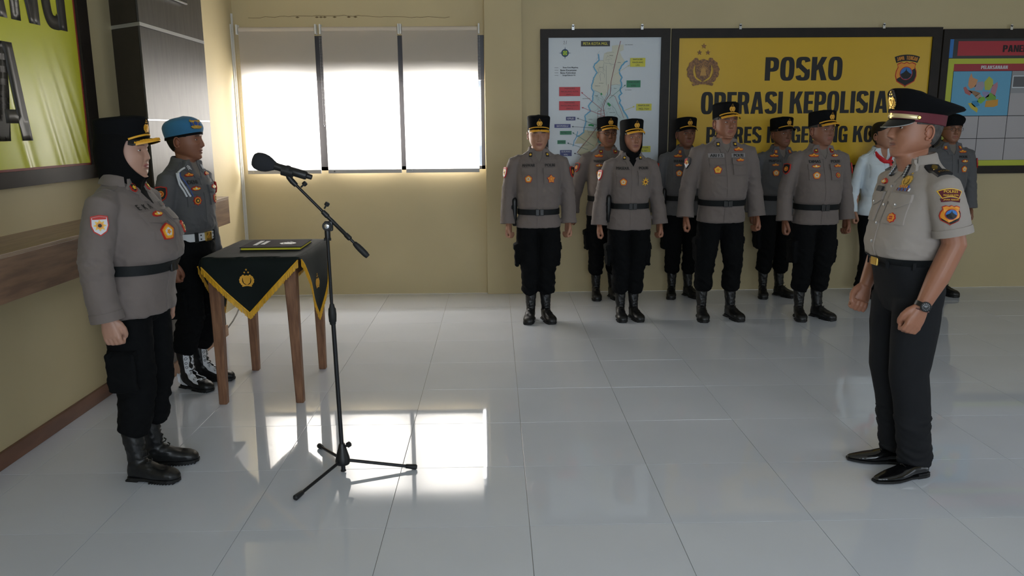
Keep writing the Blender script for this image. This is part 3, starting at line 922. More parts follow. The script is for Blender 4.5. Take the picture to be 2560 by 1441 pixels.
# ================================================================== TABLE, CLOTH, FOLDER
tx0, tx1, ty0, ty1, TZ = -1.705, -1.160, 4.665, 5.425, .893
tb = empty('side_table', ((tx0+tx1)/2, (ty0+ty1)/2, 0)); tag(tb, 'plain wooden table on four tapered legs beside the microphone stand', 'table')
c_ = tb.location.copy()
MB().bbox((tx0-c_.x, ty0-c_.y, TZ-.025), (tx1-c_.x, ty1-c_.y, TZ), .004).build('table_top', M_LEG, tb, smooth=False)
MB().bbox((tx0+.05-c_.x, ty0+.03-c_.y, TZ-.11), (tx1-.05-c_.x, ty0+.052-c_.y, TZ-.025), .003).build('apron', M_LEG, tb, smooth=False)
MB().bbox((tx0+.05-c_.x, ty1-.052-c_.y, TZ-.11), (tx1-.05-c_.x, ty1-.03-c_.y, TZ-.025), .003).build('apron', M_LEG, tb, smooth=False)
MB().bbox((tx0+.03-c_.x, ty0+.05-c_.y, TZ-.11), (tx0+.052-c_.x, ty1-.05-c_.y, TZ-.025), .003).build('apron', M_LEG, tb, smooth=False)
MB().bbox((tx1-.052-c_.x, ty0+.05-c_.y, TZ-.11), (tx1-.03-c_.x, ty1-.05-c_.y, TZ-.025), .003).build('apron', M_LEG, tb, smooth=False)
for (bx, by), (ux, uy) in (((-1.661, 4.69), (-1.658, 4.705)), ((-1.201, 4.70), (-1.215, 4.71)), ((-1.668, 5.385), (-1.66, 5.38)), ((-1.211, 5.40), (-1.21, 5.385))):
    mb = MB(); R = []
    for z, h, t in ((0, .022, 0), (.003, .024, 0), (.55, .031, .7), (.78, .036, 1), (TZ-.026, .034, 1)):
        cx = bx+(ux-bx)*t-c_.x; cy = by+(uy-by)*t-c_.y; e = .005
        R.append([(cx-h+e, cy-h, z), (cx+h-e, cy-h, z), (cx+h, cy-h+e, z), (cx+h, cy+h-e, z), (cx+h-e, cy+h, z), (cx-h+e, cy+h, z), (cx-h, cy+h-e, z), (cx-h, cy-h+e, z)])
    mb.rings(R).build('leg', M_LEG, tb, angle=30)

cl = empty('table_cloth', (c_.x, c_.y, TZ)); tag(cl, 'black velvet cloth with yellow fringe and gold crests draped over the wooden table', 'table cloth')
hx, hy = (tx1-tx0)/2+.008, (ty1-ty0)/2+.008
sides = {'front': ((-hx, -hy), (hx, -hy), (0, -1), .055, .02, .33, .47), 'right': ((hx, -hy), (hx, hy), (1, 0), .02, .03, .43, .46),
         'back': ((hx, hy), (-hx, hy), (0, 1), .03, .03, .30, .5), 'left': ((-hx, hy), (-hx, -hy), (-1, 0), .03, .055, .38, .5)}
def flap(side):
    (ax, ay), (bx, by), (nx, ny), e0, e1, D, am = sides[side]
    def depth(s):
        return e0+(D-e0)*s/am if s < am else e1+(D-e1)*(1-s)/(1-am)
    def P(s, t):
        d = depth(s)*t
        out = .006+.012*min(1, d/.05)+.018*math.sin(s*9+1.3*(side == 'right'))*(d/.35)+.02*(d/.4)+.006*noise.noise(Vector((s*5, t*3, 2)))*t
        r = min(d, .012)
        return Vector((ax+(bx-ax)*s+nx*out*min(1, d/.02), ay+(by-ay)*s+ny*out*min(1, d/.02), .008-d+r*.1))
    return P, depth
mb = MB()
NX, NY = 16, 20
vs = [(-hx+2*hx*i/NX, -hy+2*hy*j/NY, .008+.0012*noise.noise(Vector((i*.5, j*.5, 0)))) for j in range(NY+1) for i in range(NX+1)]
mb.add(vs, [(j*(NX+1)+i, j*(NX+1)+i+1, (j+1)*(NX+1)+i+1, (j+1)*(NX+1)+i) for j in range(NY) for i in range(NX)])
for sd in sides:
    P, dp = flap(sd); n, k = 32, 14
    vs = [P(i/n, j/k) for j in range(k+1) for i in range(n+1)]
    mb.add(vs, [(j*(n+1)+i, j*(n+1)+i+1, (j+1)*(n+1)+i+1, (j+1)*(n+1)+i) for j in range(k) for i in range(n)])
me = mb.mesh(); bm = bmesh.new(); bm.from_mesh(me)
bmesh.ops.remove_doubles(bm, verts=bm.verts, dist=.0008); bmesh.ops.recalc_face_normals(bm, faces=bm.faces)
bm.to_mesh(me); bm.free(); me.materials.append(M_CLOTHT)
ob = link('velvet_sheet', me, cl, angle=70)
sm = ob.modifiers.new('thick', 'SOLIDIFY'); sm.thickness = .003; sm.offset = 0
for sd in sides:
    P, dp = flap(sd); nx, ny = sides[sd][2]
    nrm = Vector((nx, ny, 0))
    fr = MB(); br = MB(); n = 110
    rr = random.Random(4)
    for i in range(n):
        s0 = (i+.1)/n; s1 = (i+.95)/n
        a, b = P(s0, 1)+nrm*.002, P(s1, 1)+nrm*.002
        L = .036+rr.uniform(-.003, .004)
        off = Vector((rr.uniform(-.0015, .0015), rr.uniform(-.0015, .0015), -L))
        fr.add([a, b, b+off, a+off, a+nrm*.002, b+nrm*.002, b+off+nrm*.002, a+off+nrm*.002], [(0, 1, 2, 3), (7, 6, 5, 4), (0, 4, 5, 1), (1, 5, 6, 2), (3, 2, 6, 7), (0, 3, 7, 4)])
    o1 = fr.build('fringe', M_FRINGE, cl, smooth=False, fix=False); o1['kind'] = 'stuff'
    ed = [P(i/60, 1)+nrm*.004+Vector((0, 0, .003)) for i in range(61)]
    MB().tube(ed, .0045, 8).build('braid_edge', M_FRINGE, cl)
def cl_T(side, sc, tc):
    P, dp = flap(side); (ax, ay), (bx, by), (nx, ny), *_ = sides[side]
    L = math.hypot(bx-ax, by-ay)
    def T(u, v, w_):
        s = sc+u/L; d = dp(s); z = tc-v
        p = P(s, max(0, min(1, z/d)))
        return p+Vector((nx, ny, 0))*(w_+.0022)
    return T
for sd, sc, tc, s_ in (('front', .462, .130, .085), ('right', .46, .22, .075)):
    draw_emblem(MB(), 0, 0, s_, cl_T(sd, sc, tc), 0, .35).build('crest', [M_GOLD, M_GOLD], cl, smooth=False, label='gold embroidered crest')

# folder on the cloth
fo = empty('document_folder', (-1.385, 5.075, .9035), math.radians(1)); tag(fo, 'dark document folder with yellow page edges lying on the black cloth', 'folder')
def skew(x, y, z): return Vector((x-.02*y, y, z))
mb = MB().bbox((-.185, -.165, 0), (.185, .165, .004), .0015); mb.build('back_cover', mat('folder_plum', '1C141E', .85, spec=.15), fo, smooth=False)
MB().bbox((-.180, -.160, .004), (.181, .160, .017), .002).build('pages', mat('folder_yellow_edge', 'D8CF2A', .5), fo, smooth=False)
M_FOLD = mat('folder_plum', '1C141E', .85, spec=.15)
fc = MB().bbox((-.187, -.167, .017), (.187, .167, .022), .0018).build('front_cover', M_FOLD, fo, smooth=False)
FT = lambda u, v, w_: (u, v, .022+w_)
mb = MB()
for k in range(9):
    mb.prism(rect(-.13, .10-k*.022, -.105, .115-k*.022), 0, .0008, FT)
    if k < 7: mb.prism(rect(-.09, .085-k*.022, -.065, .10-k*.022), 0, .0008, FT)
mb.build('cover_lettering', M_BWHITE, fc, smooth=False)
draw_emblem(MB(), .07, -.0, .10, FT, 0, .1).build('cover_crest', [M_BWHITE, M_BWHITE], fc, smooth=False)

# wall socket cable by the column
cb = MB().tube([(-2.19, 6.365, .05), (-2.20, 6.45, .045), (-2.21, 6.60, .06), (-2.225, 6.76, .085), (-2.24, 6.90, .125)], .006, 8).build('power_cable', M_BLACK)
tag(cb, 'short black cable ending in a white plug low beside the column', 'cable')
MB().lathe([(.010, 0), (.020, .004), (.020, .03), (.008, .04)], (-2.24, 6.90, .12), (0, .6, .5), 14).build('plug', M_WHITEP, cb)

# ================================================================== MICROPHONE STAND
YS = 3.66
ms = empty('microphone_stand', (-.752, YS, 0)); tag(ms, 'black tripod microphone stand with tilted boom arm in front of the table', 'microphone stand')
L_ = lambda x, z, y=YS: (x+.752, y-YS, z)
MB().tube([L_(-.75, .012), L_(-.762, .76)], .0105, 16).build('lower_tube', M_STEEL, ms)
MB().tube([L_(-.764, .75), L_(-.767, 1.15)], .0075, 14).build('upper_tube', M_STEEL, ms)
MB().lathe([(.0105, 0), (.014, .004), (.014, .012), (.017, .016), (.019, .05), (.017, .078), (.013, .084), (.010, .10)], L_(-.7635, .735), (-.004, 0, 1), 18).build('height_clutch', M_RUBBER, ms)
MB().lathe([(.013, 0), (.013, .006)], L_(-.75, .006), (0, 0, 1), 14).build('bottom_cap', M_RUBBER, ms)
hub = MB().lathe([(.020, 0), (.032, .006), (.036, .020), (.033, .040), (.020, .085), (.015, .105), (.013, .11)], L_(-.751, .038), (0, 0, 1), 18)
hub.build('tripod_hub', M_BLACK, ms)
kn = MB().tube([L_(-.745, .125), L_(-.722, .142, YS-.005)], .006, 10)
kn.lathe([(.009, 0), (.013, .003), (.013, .018), (.009, .021)], L_(-.726, .138, YS-.005), (.8, -.1, .55), 14).build('hub_knob', M_RUBBER, ms)
for tx, ty in ((-.905, 3.371), (-.411, 3.676), (-.926, 3.957)):
    lg = MB().tube([L_(-.751+(tx+.751)*.06, .062, YS+(ty-YS)*.06), L_(tx, .014, ty)], .0078, 12).build('leg', M_STEEL, ms)
    d = Vector((tx+.751, ty-YS, -.045)).normalized()
    MB().lathe([(.009, -.04), (.0105, -.038), (.0125, -.01), (.0135, 0), (.0135, .010), (.008, .016)], Vector(L_(tx, .0145, ty)), d, 14).build('rubber_foot', M_RUBBER, lg)
# boom
bj = Vector(L_(-.768, 1.225)); 
jt = MB(); jt.lathe([(.013, 0), (.013, .045), (.011, .05)], L_(-.7665, 1.143), (0, 0, 1), 14)
jt.bbox((-.030+.003, -.012, 1.175), (.012, .012, 1.222), .008)
jt.lathe([(.020, -.016), (.022, -.012), (.022, .012), (.020, .016)], L_(-.765, 1.199), (0, 1, 0), 18)
jt.build('pivot_joint', M_BLACK, ms)
MB().lathe([(.011, 0), (.011, .004), (.006, .006)], L_(-.765, 1.199, YS-.016), (0, -1, 0), 14).build('pivot_bolt', M_CHROME, ms)
bk = MB().tube([L_(-.783, 1.118+.02), L_(-.752, 1.118+.02)], .007, 8); bk.build('cable_clip', M_BLACK, ms)
b0, b1 = Vector(L_(-.902, 1.392)), Vector(L_(-.640, 1.112))
bd = (b1-b0).normalized()
MB().tube([b0, b1], .0065, 12).build('boom_tube', M_STEEL, ms)
MB().lathe([(.0065, 0), (.011, .004), (.012, .03), (.0115, .034), (.009, .036), (.009, .145), (.0115, .149), (.012, .175), (.0065, .18)], Vector(L_(-.785, 1.267)), bd, 16).build('boom_sleeve', M_BLACK, ms)
MB().lathe([(.008, -.012), (.011, -.008), (.014, .01), (.015, .03), (.0145, .06), (.012, .075), (.010, .078)], b1, bd, 16).build('counterweight_grip', M_RUBBER, ms)
for p, q in ((Vector(L_(-.775, 1.278)), (.55, 0, .83)), (Vector(L_(-.875, 1.375)), (.75, 0, .66))):
    kb = MB(); kb.lathe([(.004, 0), (.004, .014), (.010, .016), (.011, .020), (.011, .030), (.008, .033)], p, q, 14).build('boom_knob', M_RUBBER, ms)
cp = MB(); cp.tube([L_(-.895, 1.384), L_(-.912, 1.402), L_(-.926, 1.420), L_(-.930, 1.435)], [.011, .013, .012, .012], 12)
cp.tube([L_(-.955, 1.452), L_(-.905, 1.438)], [.0225, .0225], 16)
cp.build('mic_clip', M_BLACK, ms)

mc = empty('microphone', (-.93, YS, 1.45)); tag(mc, 'black handheld microphone with dark foam windshield clipped to the boom arm', 'microphone')
a = Vector((-.989+.93, 0, 1.472-1.45)); b = Vector((-.835+.93, 0, 1.423-1.45)); d = (b-a).normalized()
MB().lathe([(.016, -.02), (.019, 0), (.0165, .02), (.0175, .05), (.0195, .09), (.0195, .145), (.017, .150), (.012, .152), (.0115, .172), (.010, .174)], a, d, 22).build('microphone_body', M_BLACK, mc)
MB().lathe([(.0205, .055), (.021, .058), (.021, .068), (.0205, .071)], a, d, 22).build('ring', M_RUBBER, mc)
MB().lathe([(.015, -.097), (.028, -.093), (.037, -.082), (.0405, -.066), (.041, -.050), (.037, -.030), (.030, -.015), (.024, -.005), (.020, .004)], a, d, 26).build('foam_windshield', M_FOAM, mc)
# ================================================================== PEOPLE
# ---- head surface in head space: z = 0 chin, .228 crown, face towards -y
HR = [  # zf, zb, a, yf, yb
 (.2284,.2284,.010,.006,.024),(.2255,.2255,.034,-.022,.052),(.218,.218,.050,-.045,.076),(.205,.205,.0625,-.066,.093),(.185,.185,.0715,-.082,.104),
 (.165,.165,.0755,-.0885,.107),(.145,.145,.0772,-.0915,.108),(.130,.130,.0772,-.0922,.106),(.115,.115,.0765,-.0905,.103),(.095,.097,.0750,-.0905,.098),
 (.075,.082,.0722,-.0905,.092),(.055,.070,.0680,-.0895,.086),(.035,.060,.0620,-.0880,.079),(.018,.052,.0545,-.0860,.073),(.006,.046,.0465,-.0820,.068),
 (-.002,.042,.0430,-.0720,.065),(-.008,.036,.0475,-.0520,.062),(-.020,.024,.0535,-.0440,.060),(-.045,.000,.0550,-.0420,.060),(-.085,-.045,.0600,-.0480,.064)]
HRT = np.array(HR)
def smooth(a, b, x):
    t = min(1, max(0, (x-a)/(b-a))); return t*t*(3-2*t)
NC = 84
_s = np.linspace(-1, 1, NC, endpoint=False)
HPHI = PI*np.sign(_s)*np.abs(_s)**1.35
def cosint(tab, t):
    # smooth (Catmull-Rom) interpolation of table rows
    n = len(tab); k = min(n-2, max(0, int(t))); f = t-k
    p0 = tab[max(0, k-1)]; p1 = tab[k]; p2 = tab[k+1]; p3 = tab[min(n-1, k+2)]
    return .5*((2*p1)+(-p0+p2)*f+(2*p0-5*p1+4*p2-p3)*f*f+(-p0+3*p1-3*p2+p3)*f**3)
def head_rows(fat, wide):
    T = HRT.copy()
    for r in T:
        k = 1+fat*.16*smooth(.11, .03, r[0])
        r[2] *= k*(1+wide)
        if r[0] < .0:
            r[3] -= fat*.014
    R = []
    ts = np.concatenate([np.linspace(0, 4, 9)[:-1], np.linspace(4, 15, 60)[:-1], np.linspace(15, 19, 12)])
    for t in ts:
        R.append(cosint(T, t))
    return R
def face_disp(x, z, P):
    """displacement along y (negative = forward)"""
    g = lambda cx, cz, sx, sz: math.exp(-((x-cx)/sx)**2-((z-cz)/sz)**2)
    ax = abs(x); d = 0
    nl = P.get('nose', 1)
    # nose
    if .06 < z < .135:
        t = (.132-z)/.052
        h = .0035+.0165*smooth(0, 1, t) if z > .078 else .020*smooth(.064, .078, z)
        wd = .0075+.0045*smooth(.3, 1, t)
        d -= h*nl*math.exp(-(ax/wd)**2.4)
    d -= .0065*nl*(math.exp(-((ax-.0125)/.0058)**2-((z-.0765)/.0065)**2))
    # sockets, brow, cheek
    d += .0085*math.exp(-((ax-.030)/.0165)**2-((z-.1145)/.0098)**2)
    d -= .0030*math.exp(-((ax-.030)/.020)**2-((z-.134)/.007)**2)
    d -= .0045*math.exp(-((ax-.042)/.017)**2-((z-.088)/.016)**2)
    d += .0022*math.exp(-((ax-.032)/.016)**2-((z-.100)/.0035)**2)
    # nasolabial crease and mouth
    xc = .017+(.076-z)*.40
    if .035 < z < .078:
        d += .0022*math.exp(-((ax-xc)/.0035)**2)*smooth(.03, .05, z)
    mw = math.exp(-(ax/.021)**4)
    op = P.get('mouth', 0)
    d -= .0050*mw*math.exp(-((z-.0525)/.0042)**2)
    d -= .0055*mw*math.exp(-((z-.0410+op*.003)/.0045)**2)
    d += (.0050+op*.006)*mw*math.exp(-((z-.0470)/(.0016+op*.0018))**2)
    d += .0028*mw*math.exp(-((z-.031)/.005)**2)
    d -= .0045*math.exp(-(ax/.016)**2-((z-.013)/.010)**2)
    return d
SKINS = {}
def head_grid(P):
    """list of rows of (pos, colour, hair flag)"""
    rows = head_rows(P.get('fat', 0), P.get('wide', 0))
    skin = np.array(lin(P['skin'])[:3]); lips = np.array(lin(P.get('lips', '8A4A40'))[:3]); brow = np.array(lin('1C1512')[:3])
    out = []
    for k, (zf, zb, a, yf, yb) in enumerate(rows):
        row = []
        for ph in HPHI:
            s, c = math.sin(ph), math.cos(ph)
            x = a*spow(s, 2/2.25)
            yc = (yf+yb)/2; h = (yb-yf)/2
            y = yc-h*spow(c, 2/2.25)
            z = zf+(zb-zf)*(y-yf)/(yb-yf)
            col = skin.copy()
            if c > .1 and 0 < k:
                f = smooth(.1, .45, c)
                y += face_disp(x, z, P)*f
                ax = abs(x)
                mouth = math.exp(-((ax)/.0225)**6)
                lp = mouth*max(smooth(.0590-ax*.12, .0555-ax*.12, z)*smooth(.0465, .0480, z), smooth(.0355+ax*.15, .0385+ax*.15, z)*smooth(.0475, .046, z))
                col = col*(1-.8*lp)+lips*.8*lp
                ln = mouth*math.exp(-((z-.0470)/.0011)**2); col = col*(1-.75*ln)
                bx = (ax-.031)/.0175; bz = z-(.1325+.0035*math.cos(min(1.5, abs(bx))*1.0)-.0018*max(0, bx))
                bw = smooth(1.15, .85, abs(bx))*math.exp(-(bz/P.get('browt', .0040))**2)
                col = col*(1-.95*bw)+brow*.95*bw
                if P.get('stache'):
                    st = mouth*smooth(.058, .060, z)*smooth(.069, .065, z); col = col*(1-.3*st)
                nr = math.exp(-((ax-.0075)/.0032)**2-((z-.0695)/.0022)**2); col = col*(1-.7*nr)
            n = noise.noise(Vector((x*30, y*30, z*30)))
            col = col*(1+.05*n)
            row.append((Vector((x, y, z)), col))
        out.append(row)
    return out

def hair_mask(kind, p):
    x, y, z = p
    if kind == 'short':        # close cropped below a cap
        side = y > -.038+(.0 if z > .115 else (.115-z)*.9)
        return z > .150 or (side and z > (.085 if y < .035 else .040+ (.09-y)*.25) and not (abs(x) > .062 and z < .128 and y < .022))
    if kind == 'woman':
        hl = .186-.035*(abs(x)/.07)**2
        return (y > -.030+abs(.05-0)*0 and z > .105 and y > -.005) or z > hl or (y > .02 and z > .03)
    return False

# ---- one relaxed fist for the left hand, wrist at origin, fingers down, palm towards -x
def fist_mb(curl=1.0):
    mb = MB()
    n = 14; R = []
    for z, ax, ay, cy in ((.030, .0235, .0290, 0), (0, .0220, .0295, 0), (-.025, .0215, .0370, .001), (-.055, .0215, .0435, .001), (-.082, .0195, .0435, .001), (-.094, .012, .038, .001)):
        R.append([(ax*spow(math.cos(2*PI*i/n), .85), cy+ay*spow(math.sin(2*PI*i/n), .85), z) for i in range(n)])
    mb.rings(R)
    for y, L in ((-.030, .98), (-.010, 1.06), (.0105, 1.0), (.030, .84)):
        k = [(0, y, -.060), (.005, y, -.090), (-.002, y*.97, -.090-.024*L), (-.021, y*.94, -.092-.027*L), (-.032, y*.92, -.085-.014*L), (-.030, y*.9, -.070-.006*L)]
        mb.tube(k, [.011, .0125, .0118, .0112, .0104, .0085], 9)
    mb.tube([(-.004, -.022, -.008), (-.012, -.040, -.034), (-.020, -.048, -.060), (-.029, -.044, -.084), (-.034, -.036, -.100)], [.015, .0155, .0138, .0125, .0090], 10)
    return mb
FIST = None
def arm_mesh(pts, rad, side, roll=0):
    """skin arm from shoulder to fist along pts"""
    mb = MB()
    mb.tube(pts, rad, 16)
    P = [Vector(p) for p in pts]
    d = (P[-1]-P[-2]).normalized()
    zz = -d; yy = (Vector((0, 1, 0))-zz*zz.y).normalized(); xx = yy.cross(zz)
    M = Matrix((xx, yy, zz)).transposed().to_4x4()
    M.translation = P[-1]
    R = Matrix.Rotation(roll, 4, 'Z')
    f = fist_mb()
    mb.add([M @ (R @ Vector((v[0]*side, v[1], v[2]))) for v in f.v], f.f)
    return remesh_mb(mb, .0042, 2, .4)

def ring_pts(cx, cy, z, a, bf, bb, n=2.4, N=44, tilt=0):
    L = []
    for i in range(N):
        t = 2*PI*i/N
        s, c = math.sin(t), math.cos(t)
        y = -bf*spow(c, 2/n) if c > 0 else -bb*spow(c, 2/n)
        L.append(Vector((cx+a*spow(s, 2/n), cy+y, z+tilt*y)))
    return L

def wrinkle(me, amp=.004, f=(9, 9, 6), seed=0, fn=None):
    me.update()
    n = len(me.vertices)
    co = np.empty(n*3, dtype=np.float32); me.vertices.foreach_get('co', co); co = co.reshape(-1, 3)
    no = np.empty(n*3, dtype=np.float32); me.vertices.foreach_get('normal', no); no = no.reshape(-1, 3)
    sv = Vector((seed*3.7, seed*1.9, seed*5.1))
    for i in range(n):
        p = co[i]
        a = amp if fn is None else amp*fn(p)
        if a < 1e-5: continue
        q = Vector((p[0]*f[0], p[1]*f[1], p[2]*f[2]+p[0]*f[2]*.6))+sv
        v = 1-abs(noise.noise(q))*2.2
        w_ = noise.noise(q*2.3+Vector((5, 1, 2)))
        d = a*(max(-.5, v)*.75+w_*.5-.3)
        co[i] += no[i]*d
    me.vertices.foreach_set('co', co.reshape(-1))
    me.update()

# ---- shared shapes -------------------------------------------------------
_cache = {}
def boot_mesh():
    if 'boot' not in _cache:
        mb = MB(); R = []
        N = 18
        for y, hw, h, z0 in ((.088, .012, .060, .018), (.082, .026, .085, .012), (.060, .034, .11, .012), (.02, .037, .12, .012), (-.03, .040, .105, .012), (-.07, .044, .082, .012), (-.115, .0485, .072, .012), (-.150, .0475, .067, .012), (-.178, .040, .058, .012), (-.195, .025, .045, .014), (-.201, .008, .032, .018)):
            ring = []
            for i in range(N):
                t = 2*PI*i/N
                c, s = math.cos(t), math.sin(t)
                z = z0+(h-z0)*(.5+.5*s) if s > 0 else z0+(h-z0)*(.5+.5*spow(s, .5))
                ring.append((hw*spow(c, .8)+(.004 if y < -.1 else 0), y, z))
            R.append(ring)
        mb.rings(R)
        mb.tube([(0, .035, .05), (0, .032, .10), (0, .034, .15), (0, .042, .20), (0, .046, .27), (0, .046, .285)], [(.038, .052), (.038, .050), (.041, .050), (.046, .054), (.049, .057), (.047, .055)], 18, up=(1, 0, 0))
        me = remesh_mb(mb, .006, 4)
        def fn(p): return 1 if .07 < p[2] < .24 else .25
        wrinkle(me, .005, (14, 14, 26), 2, fn)
        me.materials.append(M_BOOT); me.shade_smooth()
        _cache['boot'] = me
        out = [(.030, .085), (.038, .06), (.038, .01), (.036, -.03), (.046, -.085), (.054, -.13), (.052, -.165), (.040, -.195), (.018, -.213), (-.010, -.213), (-.034, -.195), (-.046, -.165), (-.048, -.13), (-.043, -.085), (-.037, -.03), (-.039, .01), (-.039, .06), (-.031, .085), (-.012, .096), (.012, .096)]
        out = [(a*.93, b*.955) for a, b in out]
        sb = MB().prism(out, .007, .021)
        for k in range(9):
            y = -.188+k*.016
            hwk = .028+.017*math.sin(min(1, (k+.6)/4)*PI/2)
            sb.bbox((-hwk, y, 0), (hwk, y+.009, .009), .002)
        sb.bbox((-.036, .02, 0), (.036, .09, .010), .003)
        m2 = sb.mesh(); m2.materials.append(M_SOLE); _cache['sole'] = m2
        lb = MB()
        for k in range(7):
            z = .098+k*.026; y = -.035+min(k, 3)*.012
            y = [-.058, -.040, -.026, -.018, -.012, -.010, -.010][k]
            lb.tube([(-.020, y+.022, z), (-.008, y+.008, z+.002), (.008, y+.008, z+.006), (.020, y+.022, z+.008)], .0032, 6)
        m3 = lb.mesh(); m3.materials.append(M_SOLE); _cache['lace'] = m3
    return _cache['boot']

def shoe_mesh():
    if 'shoe' not in _cache:
        mb = MB(); R = []; N = 20
        for y, hw, h, z0 in ((.090, .010, .045, .018), (.084, .024, .066, .016), (.060, .031, .078, .016), (.02, .033, .085, .016), (-.02, .034, .082, .014), (-.06, .040, .066, .010), (-.10, .045, .052, .008), (-.14, .043, .044, .008), (-.18, .034, .036, .009), (-.215, .022, .030, .011), (-.228, .014, .026, .013), (-.232, .006, .022, .015)):
            ring = []
            for i in range(N):
                t = 2*PI*i/N; c, s = math.cos(t), math.sin(t)
                z = z0+(h-z0)*(.5+.5*s) if s > 0 else z0+(h-z0)*(.5+.5*spow(s, .5))
                ring.append((hw*spow(c, .8), y, z))
            R.append(ring)
        mb.rings(R)
        me = remesh_mb(mb, .0045, 3); me.materials.append(M_SHOE); me.shade_smooth(); _cache['shoe'] = me
        out = [(.027, .088), (.034, .06), (.034, .01), (.034, -.03), (.043, -.08), (.048, -.12), (.044, -.16), (.032, -.20), (.018, -.232), (-.018, -.232), (-.032, -.20), (-.044, -.16), (-.048, -.12), (-.041, -.08), (-.034, -.03), (-.034, .01), (-.034, .06), (-.027, .088), (0, .094)]
        sb = MB().prism(out, .004, .014)
        sb.prism([(x*.95, y) for x, y in out if y > .0]+[(-.031, .015), (.031, .015)][:0], 0, .024)
        m2 = sb.mesh(); m2.materials.append(M_SOLE); _cache['shoe_sole'] = m2
        lb = MB()
        for k in range(3):
            y = -.03-k*.018; z = .081-k*.007
            lb.tube([(-.018, y+.004, z-.002), (0, y, z+.004), (.018, y+.004, z-.002)], .0025, 6)
        m3 = lb.mesh(); m3.materials.append(M_SOLE); _cache['shoe_lace'] = m3
    return _cache['shoe']

class Conf:
    """lays flat shapes on a surface: origin, right, up, ray direction"""
    def __init__(s, bvh, O, D, U=(0, 0, 1), back=.30):
        s.b = bvh; s.D = Vector(D).normalized(); s.O = Vector(O)
        U = Vector(U); s.U = (U-s.D*U.dot(s.D)).normalized()
        s.R = s.D.cross(s.U)
        s.back = back; s.last = 0; s.maxd = 9
    def __call__(s, u, v, w_):
        p = s.O+s.R*u+s.U*v-s.D*s.back
        for st in range(7):
            h = s.b.ray_cast(p-s.U*(.008*st), s.D, s.back+.30)
            if h[0] is not None and (h[0]-p).length < s.maxd: break
        if h[0] is not None:
            dd = (h[0]-p).dot(s.D)
            if dd > s.maxd: dd = s.maxd
            s.last = dd
        else:
            dd = s.last or (s.maxd-.01 if s.maxd < 9 else s.back)
        return p+s.D*(dd-w_)
def patch(C, poly, w0, name, mt, parent, sub=.022, label=None, thick=None):
    bm = bmesh.new()
    vs = [bm.verts.new((u, v, 0)) for u, v in poly]
    bm.faces.new(vs)
    bmesh.ops.triangulate(bm, faces=bm.faces)
    for q in range(4):
        E_ = [e for e in bm.edges if e.calc_length() > sub]
        if not E_: break
        bmesh.ops.subdivide_edges(bm, edges=E_, cuts=1); bmesh.ops.triangulate(bm, faces=[f for f in bm.faces if len(f.verts) > 3])
    bnd = [e for e in bm.edges if e.is_boundary]
    r = bmesh.ops.extrude_edge_only(bm, edges=bnd)
    low = {v for v in r['geom'] if isinstance(v, bmesh.types.BMVert)}
    for v in bm.verts:
        lo = v in low
        v.co = C(v.co.x, v.co.y, (-.004 if lo else w0))
    me = bpy.data.meshes.new(name)
    bmesh.ops.recalc_face_normals(bm, faces=bm.faces)
    bm.to_mesh(me); bm.free()
    me.materials.append(mt)
    return link(name, me, parent, True, 40, label)

def lift_mb(C, fn, name, mats, parent, label=None, w0=.0):
    mb = MB(); fn(mb, C)
    return mb.build(name, mats, parent, smooth=False, fix=False, label=label)

class Rigid:
    def __init__(s, C, u, v, e=.016):
        s.o = C(u, v, 0); a = C(u+e, v, 0)-C(u-e, v, 0); b = C(u, v+e, 0)-C(u, v-e, 0)
        s.a = a.normalized(); s.b = (b-s.a*b.dot(s.a)).normalized(); s.n = s.a.cross(s.b); s.u = u; s.v = v
    def __call__(s, u, v, w_):
        return s.o+s.a*(u-s.u)+s.b*(v-s.v)+s.n*w_
def star(n, r, k=.5, rot=0):
    return [((r if i % 2 == 0 else r*k)*math.sin(PI*i/n+rot), (r if i % 2 == 0 else r*k)*math.cos(PI*i/n+rot)) for i in range(2*n)]
def off(P, u, v): return [(a+u, b+v) for a, b in P]

